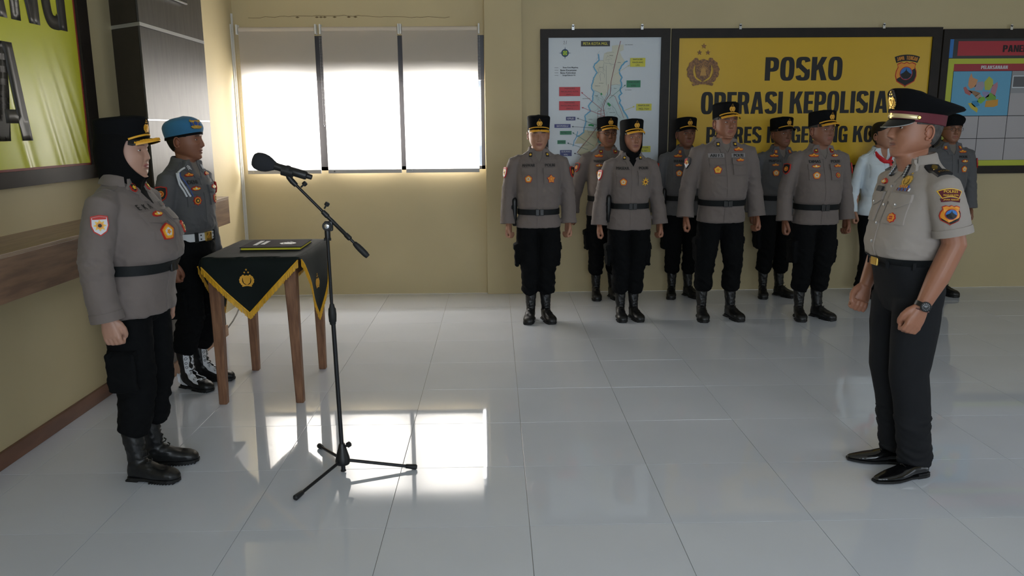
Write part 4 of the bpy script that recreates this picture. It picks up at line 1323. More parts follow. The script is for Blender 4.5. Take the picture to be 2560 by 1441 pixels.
def badge(C, u, v, kind, parent, w=.006, s=1.0, nm=None):
    C = Rigid(C, u, v); mb = MB(); q = lambda P, z, m: mb.prism(off([(a*s, b*s) for a, b in P], u, v), z-.008 if z <= w+.0001 else z-.001, z+.0012, C, m)
    if kind == 'round':      # orange medal patch, red rim, pale centre
        q(star(5, .033, .86), w, 0); q(star(5, .029, .86), w+.0015, 1); q(disc(0, 0, .019, 16), w+.003, 4)
        q(star(5, .017, .8), w+.0042, 3); q(star(5, .011, .6, .6), w+.0054, 1)
    elif kind == 'pent':
        q(star(5, .034, .82), w, 0); q(star(5, .028, .80), w+.0015, 4); q(star(5, .017, .5), w+.003, 1)
    elif kind == 'star':
        q(star(5, .037, .66), w, 0); q(star(5, .032, .64), w+.0015, 1); q(disc(0, 0, .015, 14), w+.003, 0); q(disc(0, 0, .012, 14), w+.0042, 1)
    elif kind == 'medal':
        q(star(8, .030, .86), w, 0); q(star(8, .026, .84), w+.0015, 1); q([(-.012, .002), (.012, .002), (.010, .009), (-.010, .009)], w+.003, 0); q([(-.012, -.010), (.012, -.010), (.010, -.003), (-.010, -.003)], w+.003, 0)
    elif kind == 'compass':
        q(star(8, .036, .45), w, 4); q(disc(0, 0, .015, 12), w+.0015, 1); q(disc(0, 0, .008, 8), w+.003, 2)
    elif kind == 'gear':
        q(star(8, .030, .80), w, 0); q(disc(0, 0, .021, 16), w+.0015, 1); q(disc(0, 0, .014, 12), w+.003, 2); q(star(6, .010, .5), w+.0042, 4)
    elif kind == 'wing':
        q([(-.042, .002), (-.03, .010), (-.014, .012), (-.006, .020), (.006, .020), (.014, .012), (.03, .010), (.042, .002), (.03, -.010), (-.03, -.010)], w, 0)
        q([(-.038, .003), (-.028, .007), (-.010, .008), (.010, .008), (.028, .007), (.038, .003), (.026, -.007), (-.026, -.007)], w+.0015, 1)
        q(disc(0, .006, .010, 10), w+.003, 4); q(star(5, .007, .45), w+.0042, 0)
    elif kind == 'lotus':
        q([(-.034, -.004), (-.03, .008), (-.02, .006), (-.018, .014), (-.008, .010), (0, .018), (.008, .010), (.018, .014), (.02, .006), (.03, .008), (.034, -.004), (.016, -.012), (-.016, -.012)], w, 0)
        q([(-.029, -.003), (-.024, .004), (-.012, .003), (0, .012), (.012, .003), (.024, .004), (.029, -.003), (.013, -.009), (-.013, -.009)], w+.0015, 4)
        q(disc(0, 0, .006, 10), w+.003, 3)
    elif kind == 'sleeve':   # shield with red rim
        P = [(-.034, .040), (0, .046), (.034, .040), (.036, .0), (.026, -.028), (0, -.046), (-.026, -.028), (-.036, 0)]
        q(P, w, 0); q([(a*.87, b*.87) for a, b in P], w+.0015, 3); q([(-.027, .026), (.027, .026), (.028, .034), (0, .039), (-.028, .034)], w+.003, 0)
        q(star(8, .026, .6), w+.003, 4); q(disc(0, 0, .014, 14), w+.0042, 1); q(disc(0, 0, .008, 10), w+.0054, 2)
    elif kind == 'sleeve_black':
        P = [(-.034, .040), (0, .046), (.034, .040), (.036, .0), (.026, -.028), (0, -.046), (-.026, -.028), (-.036, 0)]
        q(P, w, 0); q([(a*.86, b*.86) for a, b in P], w+.0015, 2); q(disc(0, 0, .019, 14), w+.003, 1); q(disc(0, 0, .013, 12), w+.0042, 0); q(star(5, .010, .5), w+.0054, 4)
    elif kind == 'sleeve_sport':
        P = [(-.036, .036), (0, .050), (.036, .036), (.038, 0), (0, -.046), (-.038, 0)]
        q(P, w, 2); q([(-.030, .030), (0, .040), (0, -.036), (-.031, 0)], w+.0015, 0); q([(.006, .036), (.030, .028), (.031, 0), (.006, -.034)], w+.0015, 2)
        q([(-.030, -.004), (.030, -.004), (0, -.040)], w+.003, 3); q(disc(0, .004, .016, 14), w+.0042, 4); q(star(5, .012, .5), w+.0054, 0)
    return mb.build(nm or 'badge', [M_BRED, M_BORANGE, M_BBLACK, M_BWHITE, M_BYEL], parent, smooth=False, fix=True)

def collar_pin(C, u, v, parent, style):
    mb = MB(); C = Rigid(C, u, v, .008)
    q = lambda P, z, m: mb.prism(off(P, u, v), z-.006, z+.001, C, m)
    if style == 'red':
        q([(-.017, .022), (.017, .022), (.017, -.014), (0, -.022), (-.017, -.014)], .011, 0); q([(-.012, .017), (.012, .017), (.012, -.010), (0, -.017), (-.012, -.010)], .0125, 1)
        q(star(5, .012, .5), .0145, 2)
    elif style == 'bars':
        q(rect(-.013, -.017, .013, .017), .011, 0)
        for k in (-.008, 0, .008): q(rect(-.009, k-.0025, .009, k+.0025), .013, 2)
    elif style == 'chev':
        q(rect(-.016, -.022, .016, .022), .011, 3)
        for k in (-.012, -.002, .008): q([(-.013, k-.006), (0, k+.004), (.013, k-.006), (.013, k-.001), (0, k+.009), (-.013, k-.001)], .013, 4)
    else:
        q(rect(-.013, -.018, .013, .018), .011, 1); q(star(5, .012, .55), .013, 2)
    return mb.build('collar_pin', [M_BRED, M_BBLACK, M_BYEL, M_JACKET2, M_BWHITE], parent, smooth=False)

def name_tape(C, u, v, s_, parent, w=.104, h=.0225, tape=None, mt=None):
    if tape:
        t = patch(C, rect(u-w/2-.008, v-.016, u+w/2+.008, v+.016), .003, 'name_tape', tape, parent)
    else:
        t = parent
    mb = MB()
    small_text(mb, s_, u, v, h, C, .0068, maxw=w, bold=.045)
    return mb.build('name_lettering', mt or M_LETTER, t, smooth=False, fix=False)

# ---- caps, in head space
def polri_cap(laurel):
    key = 'cap%d' % laurel
    if key in _cache: return _cache[key]
    D = {}
    R = []
    for zf, zb, a, yf, yb in ((.163, .124, .0825, -.0985, .114), (.166, .129, .0845, -.1005, .117), (.190, .170, .0855, -.1015, .119), (.223, .209, .0870, -.1015, .121), (.240, .227, .0880, -.1015, .121), (.249, .236, .0862, -.099, .118), (.256, .243, .077, -.088, .106), (.260, .247, .05, -.055, .07), (.261, .248, .01, 0, .02)):
        ring = []
        for i in range(48):
            t = 2*PI*i/48; s, c = math.sin(t), math.cos(t)
            yc = (yf+yb)/2; h = (yb-yf)/2; y = yc-h*spow(c, 2/2.2)
            z = zf+(zb-zf)*(y-yf)/(yb-yf)
            ring.append((a*spow(s, 2/2.2)*(1+.006*math.sin(5*t+zf*60)), y, z))
        R.append(ring)
    mb = MB().rings(R)
    me = mb.mesh(); me.materials.append(M_CAPB); me.shade_smooth(); me.set_sharp_from_angle(angle=math.radians(50)); D['crown'] = me
    bvh = bvh_of(me)
    # visor: crescent sloping forward and down
    vs = []; fs = []; n = 28; kk = 6
    def VP(s, r, dz=0):
        ph = s*1.02; a, yf, yb = .0845, -.101, .114
        yc = (yf+yb)/2; h = (yb-yf)/2
        x0 = a*spow(math.sin(ph), 2/2.2); y0 = yc-h*spow(math.cos(ph), 2/2.2)
        L = .050*max(0, math.cos(s*PI/2))**.65
        z0 = .167-.014*(y0+.1)/.1
        return Vector((x0*(1+r*.12), y0-L*r, z0-.009*r*(1 if L > .01 else .3)-.009*(s*s)*r+dz-.008*r*r*abs(s)))
    for sgn in (0, 1):
        for j in range(kk+1):
            for i in range(n+1):
                vs.append(VP(-1+2*i/n, j/kk, -.0035*sgn))
    N1 = (kk+1)*(n+1)
    for j in range(kk):
        for i in range(n):
            a = j*(n+1)+i; fs.append((a, a+1, a+n+2, a+n+1)); fs.append((N1+a, N1+a+n+1, N1+a+n+2, N1+a+1))
    for i in range(n):
        a = kk*(n+1)+i; fs.append((a, a+1, N1+a+1, N1+a))
    vb = MB().add(vs, fs); me = vb.mesh(); me.materials.append(M_CAPB if not laurel else M_VISOR); me.shade_smooth(); D['visor'] = me
    if laurel:
        lb = MB(); A = []; B = []
        for i in range(41):
            s = -.86+1.72*i/40
            wv = .5+.5*math.cos(s*PI*1.9)
            w_in = .84-.30*smooth(.95, .1, abs(abs(s)-.47)*2)+ .05*math.sin(i*2.4)
            A.append(VP(s, 1.02, .002)); B.append(VP(s, w_in, .003))
        o = 0
        vs = A+B; fs = [(i, i+1, 41+i+1, 41+i) for i in range(40)]
        C_ = [p+Vector((0, .001, -.006)) for p in A]; vs += C_; fs += [(i, 82+i, 82+i+1, i+1) for i in range(40)]
        lb.add(vs, fs)
        for i in range(34):   # leaves
            s = -.84+1.68*i/33
            p = VP(s, .80, .0045); q = VP(s+(.05 if s > 0 else -.05), .99, .0035)
            lb.tube([p, (p+q)/2+Vector((0, 0, .0025)), q], [.0012, .0036, .0010], 6)
        me = lb.mesh(); me.materials.append(M_YEL); me.shade_smooth(); D['laurel'] = me
    # yellow band above the visor
    pts = []
    for i in range(31):
        s = -1+2*i/30; ph = s*1.04; a, yf, yb = .0868, -.1035, .117
        yc = (yf+yb)/2; h = (yb-yf)/2
        y = yc-h*spow(math.cos(ph), 2/2.2)
        pts.append((a*spow(math.sin(ph), 2/2.2), y-.001, .179-.012*s*s-.014*(y+.1)/.1))
    sb = MB().tube(pts, [(.0045, .0022)]*31, 8, up=(0, 0, 1)); me = sb.mesh(); me.materials.append(M_YEL); me.shade_smooth(); D['band'] = me
    C = Conf(bvh, (0, -.1, .212), (0, 1, 0))
    eb = MB(); draw_emblem(eb, 0, -.004, .044, C, -.002, 1.6)
    for k in range(len(eb.m)): pass
    me = eb.mesh(); me.materials.append(M_GOLD); me.materials.append(M_YEL); me.polygons.foreach_set('material_index', eb.m); D['emblem'] = me
    _cache[key] = D
    return D
def put(me, name, parent, M, label=None):
    o = bpy.data.objects.new(name, me); COL.objects.link(o); o.parent = parent
    if M is not None: o.matrix_local = M
    if label: o['label'] = label
    return o
I4 = Matrix.Identity(4)
def wear_polri_cap(root, HM, laurel=True):
    D = polri_cap(laurel)
    c = put(D['crown'], 'cap', root, HM)
    put(D['visor'], 'visor', c, I4); put(D['band'], 'gold_band', c, I4); put(D['emblem'], 'cap_emblem', c, I4)
    if laurel: put(D['laurel'], 'laurel_trim', c, I4)
    return c
def wear_peaked(root, HM):
    def ring(zf, zb, a, yf, yb, n=2.15):
        L = []
        for i in range(56):
            t = 2*PI*i/56; s, c = math.sin(t), math.cos(t)
            yc = (yf+yb)/2; h = (yb-yf)/2; y = yc-h*spow(c, 2/n)
            k = (y-yf)/(yb-yf)
            L.append((a*spow(s, 2/n), y, zf+(zb-zf)*k-.014*math.sin(k*PI)*(1 if zf > .2 else 0)))
        return L
    cr = MB().rings([ring(.178, .168, .0870, -.104, .118), ring(.202, .178, .098, -.108, .134), ring(.232, .184, .116, -.114, .158), ring(.252, .189, .128, -.117, .176), ring(.261, .194, .130, -.115, .181), ring(.268, .202, .124, -.107, .173), ring(.270, .214, .10, -.07, .14), ring(.264, .226, .05, -.01, .09)])
    c = cr.build('cap', M_CAPB, root, angle=60); c.matrix_local = HM
    bd = MB().rings([ring(.142, .126, .0835, -.100, .114), ring(.144, .128, .0855, -.1025, .1165), ring(.180, .170, .0875, -.1045, .1185), ring(.182, .172, .085, -.101, .116)])
    bd.build('maroon_band', M_MAROON, c)
    pk = MB()
    vs = []; fs = []; n = 28; kk = 8
    def VP(s, r, dz=0):
        ph = s*1.05; a, yf, yb = .0845, -.101, .114
        yc = (yf+yb)/2; h = (yb-yf)/2
        x0 = a*spow(math.sin(ph), 2/2.2); y0 = yc-h*spow(math.cos(ph), 2/2.2)
        L = .034*max(0, math.cos(s*PI/2))**.6
        return Vector((x0*(1+r*.10), y0-L*r, .150-.006*(y0+.1)/.1-.036*r*max(0, math.cos(s*PI/2))**.5-.006*abs(s)*r+dz))
    for sgn in (0, 1):
        for j in range(kk+1):
            for i in range(n+1): vs.append(VP(-1+2*i/n, j/kk, -.003*sgn))
    N1 = (kk+1)*(n+1)
    for j in range(kk):
        for i in range(n):
            a = j*(n+1)+i; fs.append((a, a+1, a+n+2, a+n+1)); fs.append((N1+a, N1+a+n+1, N1+a+n+2, N1+a+1))
    for i in range(n):
        a = kk*(n+1)+i; fs.append((a, a+1, N1+a+1, N1+a))
    pk.add(vs, fs).build('visor', M_VISOR, c, angle=60)
    MB().tube([VP(-.97+1.94*i/30, 1.0, -.001) for i in range(31)], .0018, 6).build('visor_rim', M_SILVER, c)
    pts = []
    for i in range(31):
        s = -1+2*i/30; ph = s*1.22; a, yf, yb = .0875, -.105, .118
        yc = (yf+yb)/2; h = (yb-yf)/2; y = yc-h*spow(math.cos(ph), 2/2.2)
        pts.append((a*spow(math.sin(ph), 2/2.2), y-.0015, .160-.008*(y+.1)/.1))
    MB().tube(pts, [(.0085, .0026)]*31, 8, up=(0, 0, 1)).build('chin_strap', mat('pale_gold_strap', 'E3CFA0', .3, metal=.5), c)
    for s in (-1, 1):
        p = pts[0 if s < 0 else -1]
        MB().lathe([(.007, 0), (.008, .002), (.005, .006)], p, (s, -.2, 0), 12).build('strap_button', M_GOLDM, c)
    MB().box((-.006, -.1088, .150), (.006, -.1050, .170)).build('strap_loop', M_GOLDM, c, smooth=False)
    bv = bvh_of(cr.mesh())
    C = Conf(bv, (0, -.12, .222), (0, .95, -.28))
    MB().prism(disc(0, .004, .026, 20, .036), -.003, .004, C).build('emblem_backing', M_BBLACK, c, smooth=False)
    draw_emblem(MB(), 0, -.008, .052, C, .003, 1.5).build('cap_emblem', [M_GOLDM, M_GOLDM], c, smooth=False)
    return c
def wear_beret(root, HM, mt, pull=1, insignia=True):
    mb = MB()
    T = [(.150, .112, .0815, -.0975, .112), (.163, .128, .0850, -.101, .116), (.180, .150, .0950, -.103, .122), (.205, .180, .1010, -.094, .124), (.228, .206, .0930, -.078, .108), (.243, .226, .064, -.045, .075), (.248, .236, .02, .0, .03)]
    R = []
    T = [cosint(np.array(T), t) for t in np.linspace(0, 6, 25)]
    for k, (zf, zb, a, yf, yb) in enumerate(T):
        k /= 4
        ring = []
        for i in range(44):
            t = 2*PI*i/44; s, c = math.sin(t), math.cos(t)
            yc = (yf+yb)/2; h = (yb-yf)/2; y = yc-h*spow(c, 2/2.2); x = a*spow(s, 2/2.2)
            z = zf+(zb-zf)*(y-yf)/(yb-yf)
            # cloth pulled over to one side (person's right)
            sd = -x*pull
            if k > 0: x += -.010*pull*min(1, k/3); z += -.16*max(0, sd)*smooth(.17, .24, z)+.05*max(0, -sd)
            ring.append((x, y, z))
        R.append(ring)
    c = mb.rings(R).build('beret', mt, root, angle=80); c.matrix_local = HM
    MB().rings([[(p[0]*1.03, p[1]*1.02, p[2]+dz) for p in R[0]] for dz in (-.006, .008)], 0, False, False).build('beret_band', M_CAPB, c)
    if insignia:
        bv = bvh_of(c.data)
        C = Conf(bv, (-.048, -.09, .203), (.55, 1, 0))
        mb = MB()
        C0 = Rigid(C, 0, 0); C = lambda u, v, w_: C0(u*1.25, v*1.25, w_)
        mb.prism(rect(-.024, -.013, .024, .018), -.003, .003, C, 0); mb.prism([(-.030, -.016), (-.018, -.024), (.018, -.024), (.030, -.016), (.022, -.010), (-.022, -.010)], -.002, .0045, C, 1)
        mb.prism(star(8, .017, .6), .003, .006, C, 1); mb.prism(disc(0, 0, .010, 12), .006, .0075, C, 0); mb.prism([(-.030, .012), (-.024, .020), (-.016, .016), (.016, .016), (.024, .020), (.030, .012), (.022, .006), (-.022, .006)], -.002, .004, C, 1)
        mb.build('beret_badge', [M_BBLUE, M_GOLDM], c, smooth=False)
    return c

def wear_hijab(root, HM, P, full=1.0):
    fat = P.get('fat', 0)
    T = np.array([(.205,.205,.066,-.070,.102,40),(.180,.175,.0790,-.088,.118,44),(.160,.150,.0835,-.0945,.122,56),(.140,.125,.0850,-.0975,.125,63),(.115,.095,.0850,-.0975,.126,66),(.090,.065,.0845,-.0970,.124,64),
       (.065,.035,.0825,-.0960,.122,58),(.042,.010,.0790,-.0955,.119,50),(.022,-.012,.0735,-.0950,.115,40),(.006,-.028,.0680,-.0930,.111,26),(-.006,-.038,.0660,-.0870,.107,8),(-.014,-.045,.0670,-.0780,.103,0),(-.035,-.060,.0690,-.0640,.096,0),(-.065,-.078,.0740,-.0600,.090,0),(-.100,-.100,.0880,-.0680,.088,0)])
    T[:, 2] *= 1+.10*fat
    mb = MB(); n = 60; R = []
    for t in np.linspace(0, len(T)-1, 64):
        zf, zb, a, yf, yb, op = cosint(T, t)
        op = math.radians(max(0, op)); ring = []
        for i in range(n+1):
            ph = op+(2*PI-2*op)*i/n
            s, c = math.sin(ph), math.cos(ph)
            yc = (yf+yb)/2; h = (yb-yf)/2
            x = a*spow(s, 2/2.2); y = yc-h*spow(c, 2/2.2); z = zf+(zb-zf)*(y-yf)/(yb-yf)
            fold = .0035*noise.noise(Vector((x*16+z*9, y*9, z*22+3)))+.003*math.sin(ph*7+z*70)*smooth(.02, -.06, zf)
            k = 1+fold/.09
            ring.append(Vector((x*k, y*k, z)))
        # tuck the free edges back into the face
        e0, e1 = ring[0].copy(), ring[-1].copy()
        d0 = Vector((-e0.x*.05, .010, 0)); d1 = Vector((-e1.x*.05, .010, 0))
        ring = [e0+d0]+ring+[e1+d1]
        R.append(ring)
    mb.rings(R, closed=False)
    o = mb.build('hijab', M_HIJAB, root, angle=180); o.matrix_local = HM
    return o

def build_person(P):
    """P: loc, rz, H, label ... returns root, dict of helpers"""
    H = P['H']-.012; k = H/1.70
    root = empty('person', (P['loc'][0], P['loc'][1], 0), P['rz'], k)
    tag(root, P['label'], 'person', P.get('group'))
    rs = random.Random(P.get('seed', 1)); seed = P.get('seed', 1)
    skin = lin(P['skin'])[:3]
    piv = Matrix.Translation((0, .02, .03))
    hs = Matrix.Scale(P.get('hsc', 1.065), 4)
    HM = Matrix.Translation((0+P.get('hx', 0), -.012+P.get('hy', 0), 1.461)) @ piv @ Euler((P.get('pitch', 0), P.get('tilt', 0), P.get('hyaw', 0)), 'XYZ').to_matrix().to_4x4() @ piv.inverted() @ hs
    H0 = Matrix.Translation((0, -.012, 1.461)) @ hs
    near = P.get('near', False)
    # ---------------- body
    G = head_grid(P)
    V = []; Fc = []; C = []
    nr = len(G)
    for r in G:
        for p, c in r:
            wgt = smooth(-.085, -.005, p.z)
            V.append((H0 @ p).lerp(HM @ p, wgt)); C.append(c)
    for j in range(nr-1):
        for i in range(NC):
            i2 = (i+1) % NC
            Fc.append((j*NC+i, j*NC+i2, (j+1)*NC+i2, (j+1)*NC+i))
    Fc.append(tuple(range(NC)))
    # shoulders and trunk continue from the neck ring
    prev = (nr-1)*NC
    sw = P.get('sw', 1.0)
    for z, a, bf, bb in ((1.375, .075, .055, .07), (1.355, .115, .07, .08), (1.32, .150*sw, .085, .09), (1.24, .150*sw, .10, .09), (1.12, .135*sw, .10, .085), (1.0, .135*sw, .09, .085), (.90, .15*sw, .09, .095), (.80, .14*sw, .08, .09)):
        base = len(V)
        for ph in HPHI:
            s, c = math.sin(ph), math.cos(ph)
            V.append(Vector((a*spow(s, .85), (-bf if c > 0 else bb)*abs(c)**.85, z))); C.append(np.array(skin))
        for i in range(NC):
            i2 = (i+1) % NC; Fc.append((prev+i, prev+i2, base+i2, base+i))
        prev = base
    Fc.append(tuple(prev+i for i in reversed(range(NC))))
    def add_raw(co, fs, col=None):
        b = len(V)
        V.extend([Vector(c) for c in co]); C.extend([np.array(skin if col is None else col)]*len(co))
        Fc.extend([tuple(i+b for i in f) for f in fs])
    # ears
    for s in (-1, 1):
        eb = MB()
        if not P.get('no_ears'):
            cx = .0755*(1+P.get('wide', 0)); rim = []
            for i in range(15):
                t = math.radians(-115+i*19)
                rim.append((s*(cx+.004+.006*(1-abs(i-7)/9)), .016+.0155*math.cos(t+.25)*1.05, .098+.0285*math.sin(t+.25)))
            eb.tube(rim, [.0030]+[.0040]*13+[.0034], 7)
            eb.sphere((s*(cx+.001), .018, .098), (.0055, .0145, .024), nu=12, nv=8)
            eb.sphere((s*(cx+.004), .010, .075), (.0050, .0075, .0085), nu=10, nv=6)
            eb.sphere((s*(cx+.003), .003, .095), (.004, .004, .007), nu=8, nv=6)
            add_raw([HM @ Vector(v) for v in eb.v], eb.f, np.array(skin)*np.array([1.04, .93, .9]))
    # eyes
    closed = P.get('closed', False)
    eyes = []
    for s in (-1, 1):
        best = min(((p-Vector((s*.0305, 0, .1148))).xz.length, p) for r in G for p, c in r if p.y < 0 and abs(p.z-.1148) < .02)[1]
        ec = Vector((s*.0305, best.y+.0078, .1148))
        er = .0122
        lb = MB(); NE = 18
        for lo, hi in (((6 if not closed else -34), 88), (-88, -24)):
            if closed and lo == -88: continue
            vs = []; fs = []; kk = 5
            for a in range(kk+1):
                el = math.radians(lo+(hi-lo)*a/kk)
                for b in range(NE+1):
                    az = math.radians(-88+176*b/NE)
                    sq = math.cos(az)  # narrow at the corners
                    el2 = el if abs(el) > 1.2 else el*(1 if a not in (0, kk) else (.25+.75*sq) if lo > -80 else (.35+.65*sq))
                    rr = er*1.10
                    vs.append(ec+Vector((rr*1.18*math.cos(el2)*math.sin(az), -rr*math.cos(el2)*math.cos(az), rr*math.sin(el2)*.92)))
            for a in range(kk):
                for b in range(NE):
                    q = a*(NE+1)+b; fs.append((q, q+1, q+NE+2, q+NE+1))
            lb.add(vs, fs)
        if closed:
            lb.tube([ec+Vector((er*1.3*math.sin(t), -er*1.14*math.cos(t), -er*.42*math.cos(t)-.001)) for t in np.linspace(-1.1, 1.1, 9)], .0008, 5)
        add_raw([HM @ Vector(v) for v in lb.v], lb.f, np.array(skin)*.88)
        eyes.append((ec, er))
    # arms with hands
    arms = {}
    for s in (1, -1):
        A = P.get('armL' if s > 0 else 'armR', P.get('arm', [(.165, .01, 1.365), (.213, .015, 1.26), (.238, .028, 1.09), (.247, .016, .97), (.250, -.004, .845)]))
        pts = [Vector((s*p[0], p[1], p[2])) for p in A]
        arms[s] = pts
        am = arm_mesh(pts, P.get('armrad', [.046, .045, .040, .040, .029]), s, P.get('hroll', .25)*s)
        add_raw([tuple(v.co) for v in am.vertices], mesh_faces(am)); bpy.data.meshes.remove(am)
        fb = P.get('fs', .085); fy = P.get('fdy', 0); lm = MB().tube([(s*.075, 0, .86), (s*(.04+fb*.5), 0, .5), (s*fb, .015+fy, .30), (s*fb, .036+fy, .24), (s*fb, .034+fy, .05)], [.06, .035, .030, .018, .018], 10)
        add_raw(lm.v, lm.f)
    me = bpy.data.meshes.new('body')
    me.from_pydata([tuple(v) for v in V], [], Fc)
    at = me.color_attributes.new('Col', 'FLOAT_COLOR', 'POINT')
    arr = np.ones((len(V), 4), dtype=np.float32); arr[:, :3] = np.array([np.asarray(c) for c in C])
    at.data.foreach_set('color', arr.reshape(-1))
    me.materials.append(M_SKIN)
    bm = bmesh.new(); bm.from_mesh(me); bmesh.ops.recalc_face_normals(bm, faces=bm.faces); bm.to_mesh(me); bm.free()
    body = link('body', me, root, angle=180)
    for ec, er in eyes:
        if closed: break
        e = MB()
        e.sphere((0, 0, 0), er, nu=20, nv=12)
        mi = []
        for f in e.f:
            c = sum((Vector(e.v[i]) for i in f), Vector())/len(f)
            gz = Vector((P.get('gaze', 0), -1, 0)).normalized()
            mi.append(1 if c.normalized().dot(gz) > .86 else 0)
        e.m = mi
        eo = e.build('eye', [M_EYEW, M_IRIS], root, angle=180); eo.matrix_local = HM @ Matrix.Translation(ec)
    # hair
    hk = P.get('hair')
    if hk:
        mb = MB(); idx = {}
        for j in range(nr-1):
            for i in range(NC):
                i2 = (i+1) % NC; q = [(j, i), (j, i2), (j+1, i2), (j+1, i)]
                c = sum((G[a][b][0] for a, b in q), Vector())/4
                if hair_mask(hk, c):
                    f = []
                    for a, b in q:
                        if (a, b) not in idx:
                            p = G[a][b][0]; d = Vector((p.x, p.y-.008, max(0, p.z-.1))).normalized()
                            idx[(a, b)] = len(mb.v); mb.v.append(tuple(p+d*P.get('hairt', .0035)))
                        f.append(idx[(a, b)])
                    mb.f.append(tuple(f)); mb.m.append(0)
        o = mb.build('hair', P.get('hairmat', M_HAIR), root, angle=180); o.matrix_local = HM
        m0 = o.modifiers.new('s', 'SMOOTH'); m0.iterations = 5; m0.factor = .5
        md = o.modifiers.new('t', 'SOLIDIFY'); md.thickness = .006; md.offset = -1
        if hk == 'woman':
            mb = MB().sphere((-.0, .118, .13), (.042, .035, .040), nu=18, nv=12)
            b_ = mb.build('hair_bun', M_HAIR, root); b_.matrix_local = HM
    if P.get('glasses'):
        mb = MB()
        for s in (-1, 1):
            pts = [(s*(.031+.0215*spow(math.cos(t), .7)), -.108+.004*abs(math.cos(t)), .110+.0145*spow(math.sin(t), .7)) for t in np.linspace(0, 2*PI, 25)]
            mb.tube(pts, .0014, 6)
            mb.tube([(s*.0525, -.104, .114), (s*.072, -.06, .114), (s*.079, .005, .110)], .0014, 6)
        mb.tube([(-.010, -.109, .114), (0, -.111, .116), (.010, -.109, .114)], .0014, 6)
        o = mb.build('glasses', mat('glasses_frame', '2A1E1E', .3), root); o.matrix_local = HM
    # ---------------- upper garment
    tk = P.get('tucked', False); bz = P.get('bz', .975)
    b = P.get('belly', 0); bu = P.get('bust', 0); hw = P.get('hips', 1.0)
    zh = P.get('hem', .812)
    if not tk:
        TR = [(zh, .184*hw, .128+b*.25, .138), (zh+.006, .189*hw, .132+b*.25, .142), ((zh+bz-.04)/2, .186*hw, .130+b*.3, .134), (bz-.043, .173*hw, .124+b*.6, .122), (bz-.02, .166*sw, .119+b*.6, .115), (bz+.02, .165*sw, .120+b*.8, .113), (bz+.042, .174*sw, .130+b, .120)]
    else:
        TR = [(.94, .110*sw, .070+b*.3, .07), (.985, .138*sw, .090+b*.6, .088), (1.003, .156*sw, .108+b*.8, .106), (1.02, .162*sw, .118+b, .114), (1.035, .170*sw, .128+b, .120)]
    TR += [(max(1.08, bz+.075), .179*sw, .138+b, .120), (1.15, .181*sw, .138+b*.75+bu*.3, .117), (1.22, .186*sw, .136+b*.35+bu, .120), (1.28, .190*sw, .128+bu*.8, .126), (1.325, .190*sw, .113+bu*.3, .126), (1.365, .178*sw, .096, .116), (1.395, .150*sw, .078, .100), (1.42, .112, .066, .086), (1.442, .084, .060, .078), (1.458, .072, .056, .072)]
    N = 52
    rings = [ring_pts(0, .006, z, a, bf, bb, 2.5, N) for z, a, bf, bb in TR]
    tor = MB().rings(rings)
    tb_ = bvh_of(tor.mesh())
    jm = MB(); jm.rings(rings)
    slr = P.get('slrad', [.050, .064, .065, .062, .061, .063])
    for s in (1, -1):
        A = arms[s]
        if not P.get('short'):
            e = A[-1]; d = (A[-1]-A[-2]).normalized()
            cuff = e-d*.006
            pts = [Vector((s*.135*sw, .008, 1.368)), Vector((s*.190*sw, .008, 1.345)), A[1]+Vector((s*.004, 0, 0)), A[2]+Vector((s*.006, 0, 0)), A[3]+Vector((s*.008, 0, 0)), cuff+Vector((s*.006, 0, 0)), cuff+Vector((s*.006, 0, 0))+d*.004]
            jm.tube(pts, slr+[slr[-1]-.012], 20)
        else:
            m_ = A[1].lerp(A[2], .70); d = (A[2]-A[1]).normalized()
            pts = [Vector((s*.135*sw, .008, 1.368)), Vector((s*.190*sw, .008, 1.345)), A[1]+Vector((s*.006, 0, 0)), m_+Vector((s*.004, 0, 0))-d*.014, m_+Vector((s*.004, 0, 0))-d*.010]
            jm.tube(pts, [.050, .066, .072, .073, .060], 20)
    jme = remesh_mb(jm, .0065 if near else .0085, 5 if near else 3, .5)
    def fn(p):
        z = p[2]; a = .55
        if bz-.05 < z < bz+.045 and not tk and abs(p[0]) < .18*sw: a = .15
        if 1.03 < z < 1.12 or z < .93: a = 1.0
        if abs(p[0]) > .19*sw: a = .7
        if abs(p[0]) > .19*sw and (1.02 < z < 1.16): a = 1.5
        if 1.16 < z < 1.36 and p[1] < -.05: a = .45
        return a
    wrinkle(jme, P.get('wr', .0045), (8, 8, 13), seed, fn)
    wrinkle(jme, .0022, (22, 22, 30), seed+3, fn)
    jme.materials.append(P.get('jmat', M_JACKET))
    jk = link(P.get('jname', 'uniform_jacket'), jme, root, angle=180)
    jb = bvh_of(jme)
    for s in (1, -1):
        A = arms[s]
        if not P.get('short'):
            d = (A[-1]-A[-2]).normalized(); e = A[-1]+Vector((s*.006, 0, 0)); r_ = slr[-1]; L_c = .034
        else:
            d = (A[2]-A[1]).normalized(); e = A[1].lerp(A[2], .70)+Vector((s*.004, 0, 0)); r_ = .075; L_c = .026
        q_ = d.to_track_quat('Z', 'Y').to_matrix()
        Rg = []
        for rr, hh in ((r_-.003, -L_c), (r_+.0022, -L_c), (r_+.0035, 0), (r_+.0030, .006), (r_-.002, .006), (r_-.006, -.012)):
            Rg.append([e+q_ @ Vector((rr*math.cos(t), rr*math.sin(t), hh)) for t in np.linspace(0, 2*PI, 33)[:-1]])
        MB().rings(Rg, cap0=False, cap1=False).build('cuff', P.get('jmat', M_JACKET), root, angle=35)
    F = Conf(jb, (0, -.12, 0), (0, 1, 0)); F.maxd = .372
    ctx = dict(root=root, HM=HM, jb=jb, tb=tb_, F=F, arms=arms, P=P, body=body, jacket=jk, k=k)
    return ctx

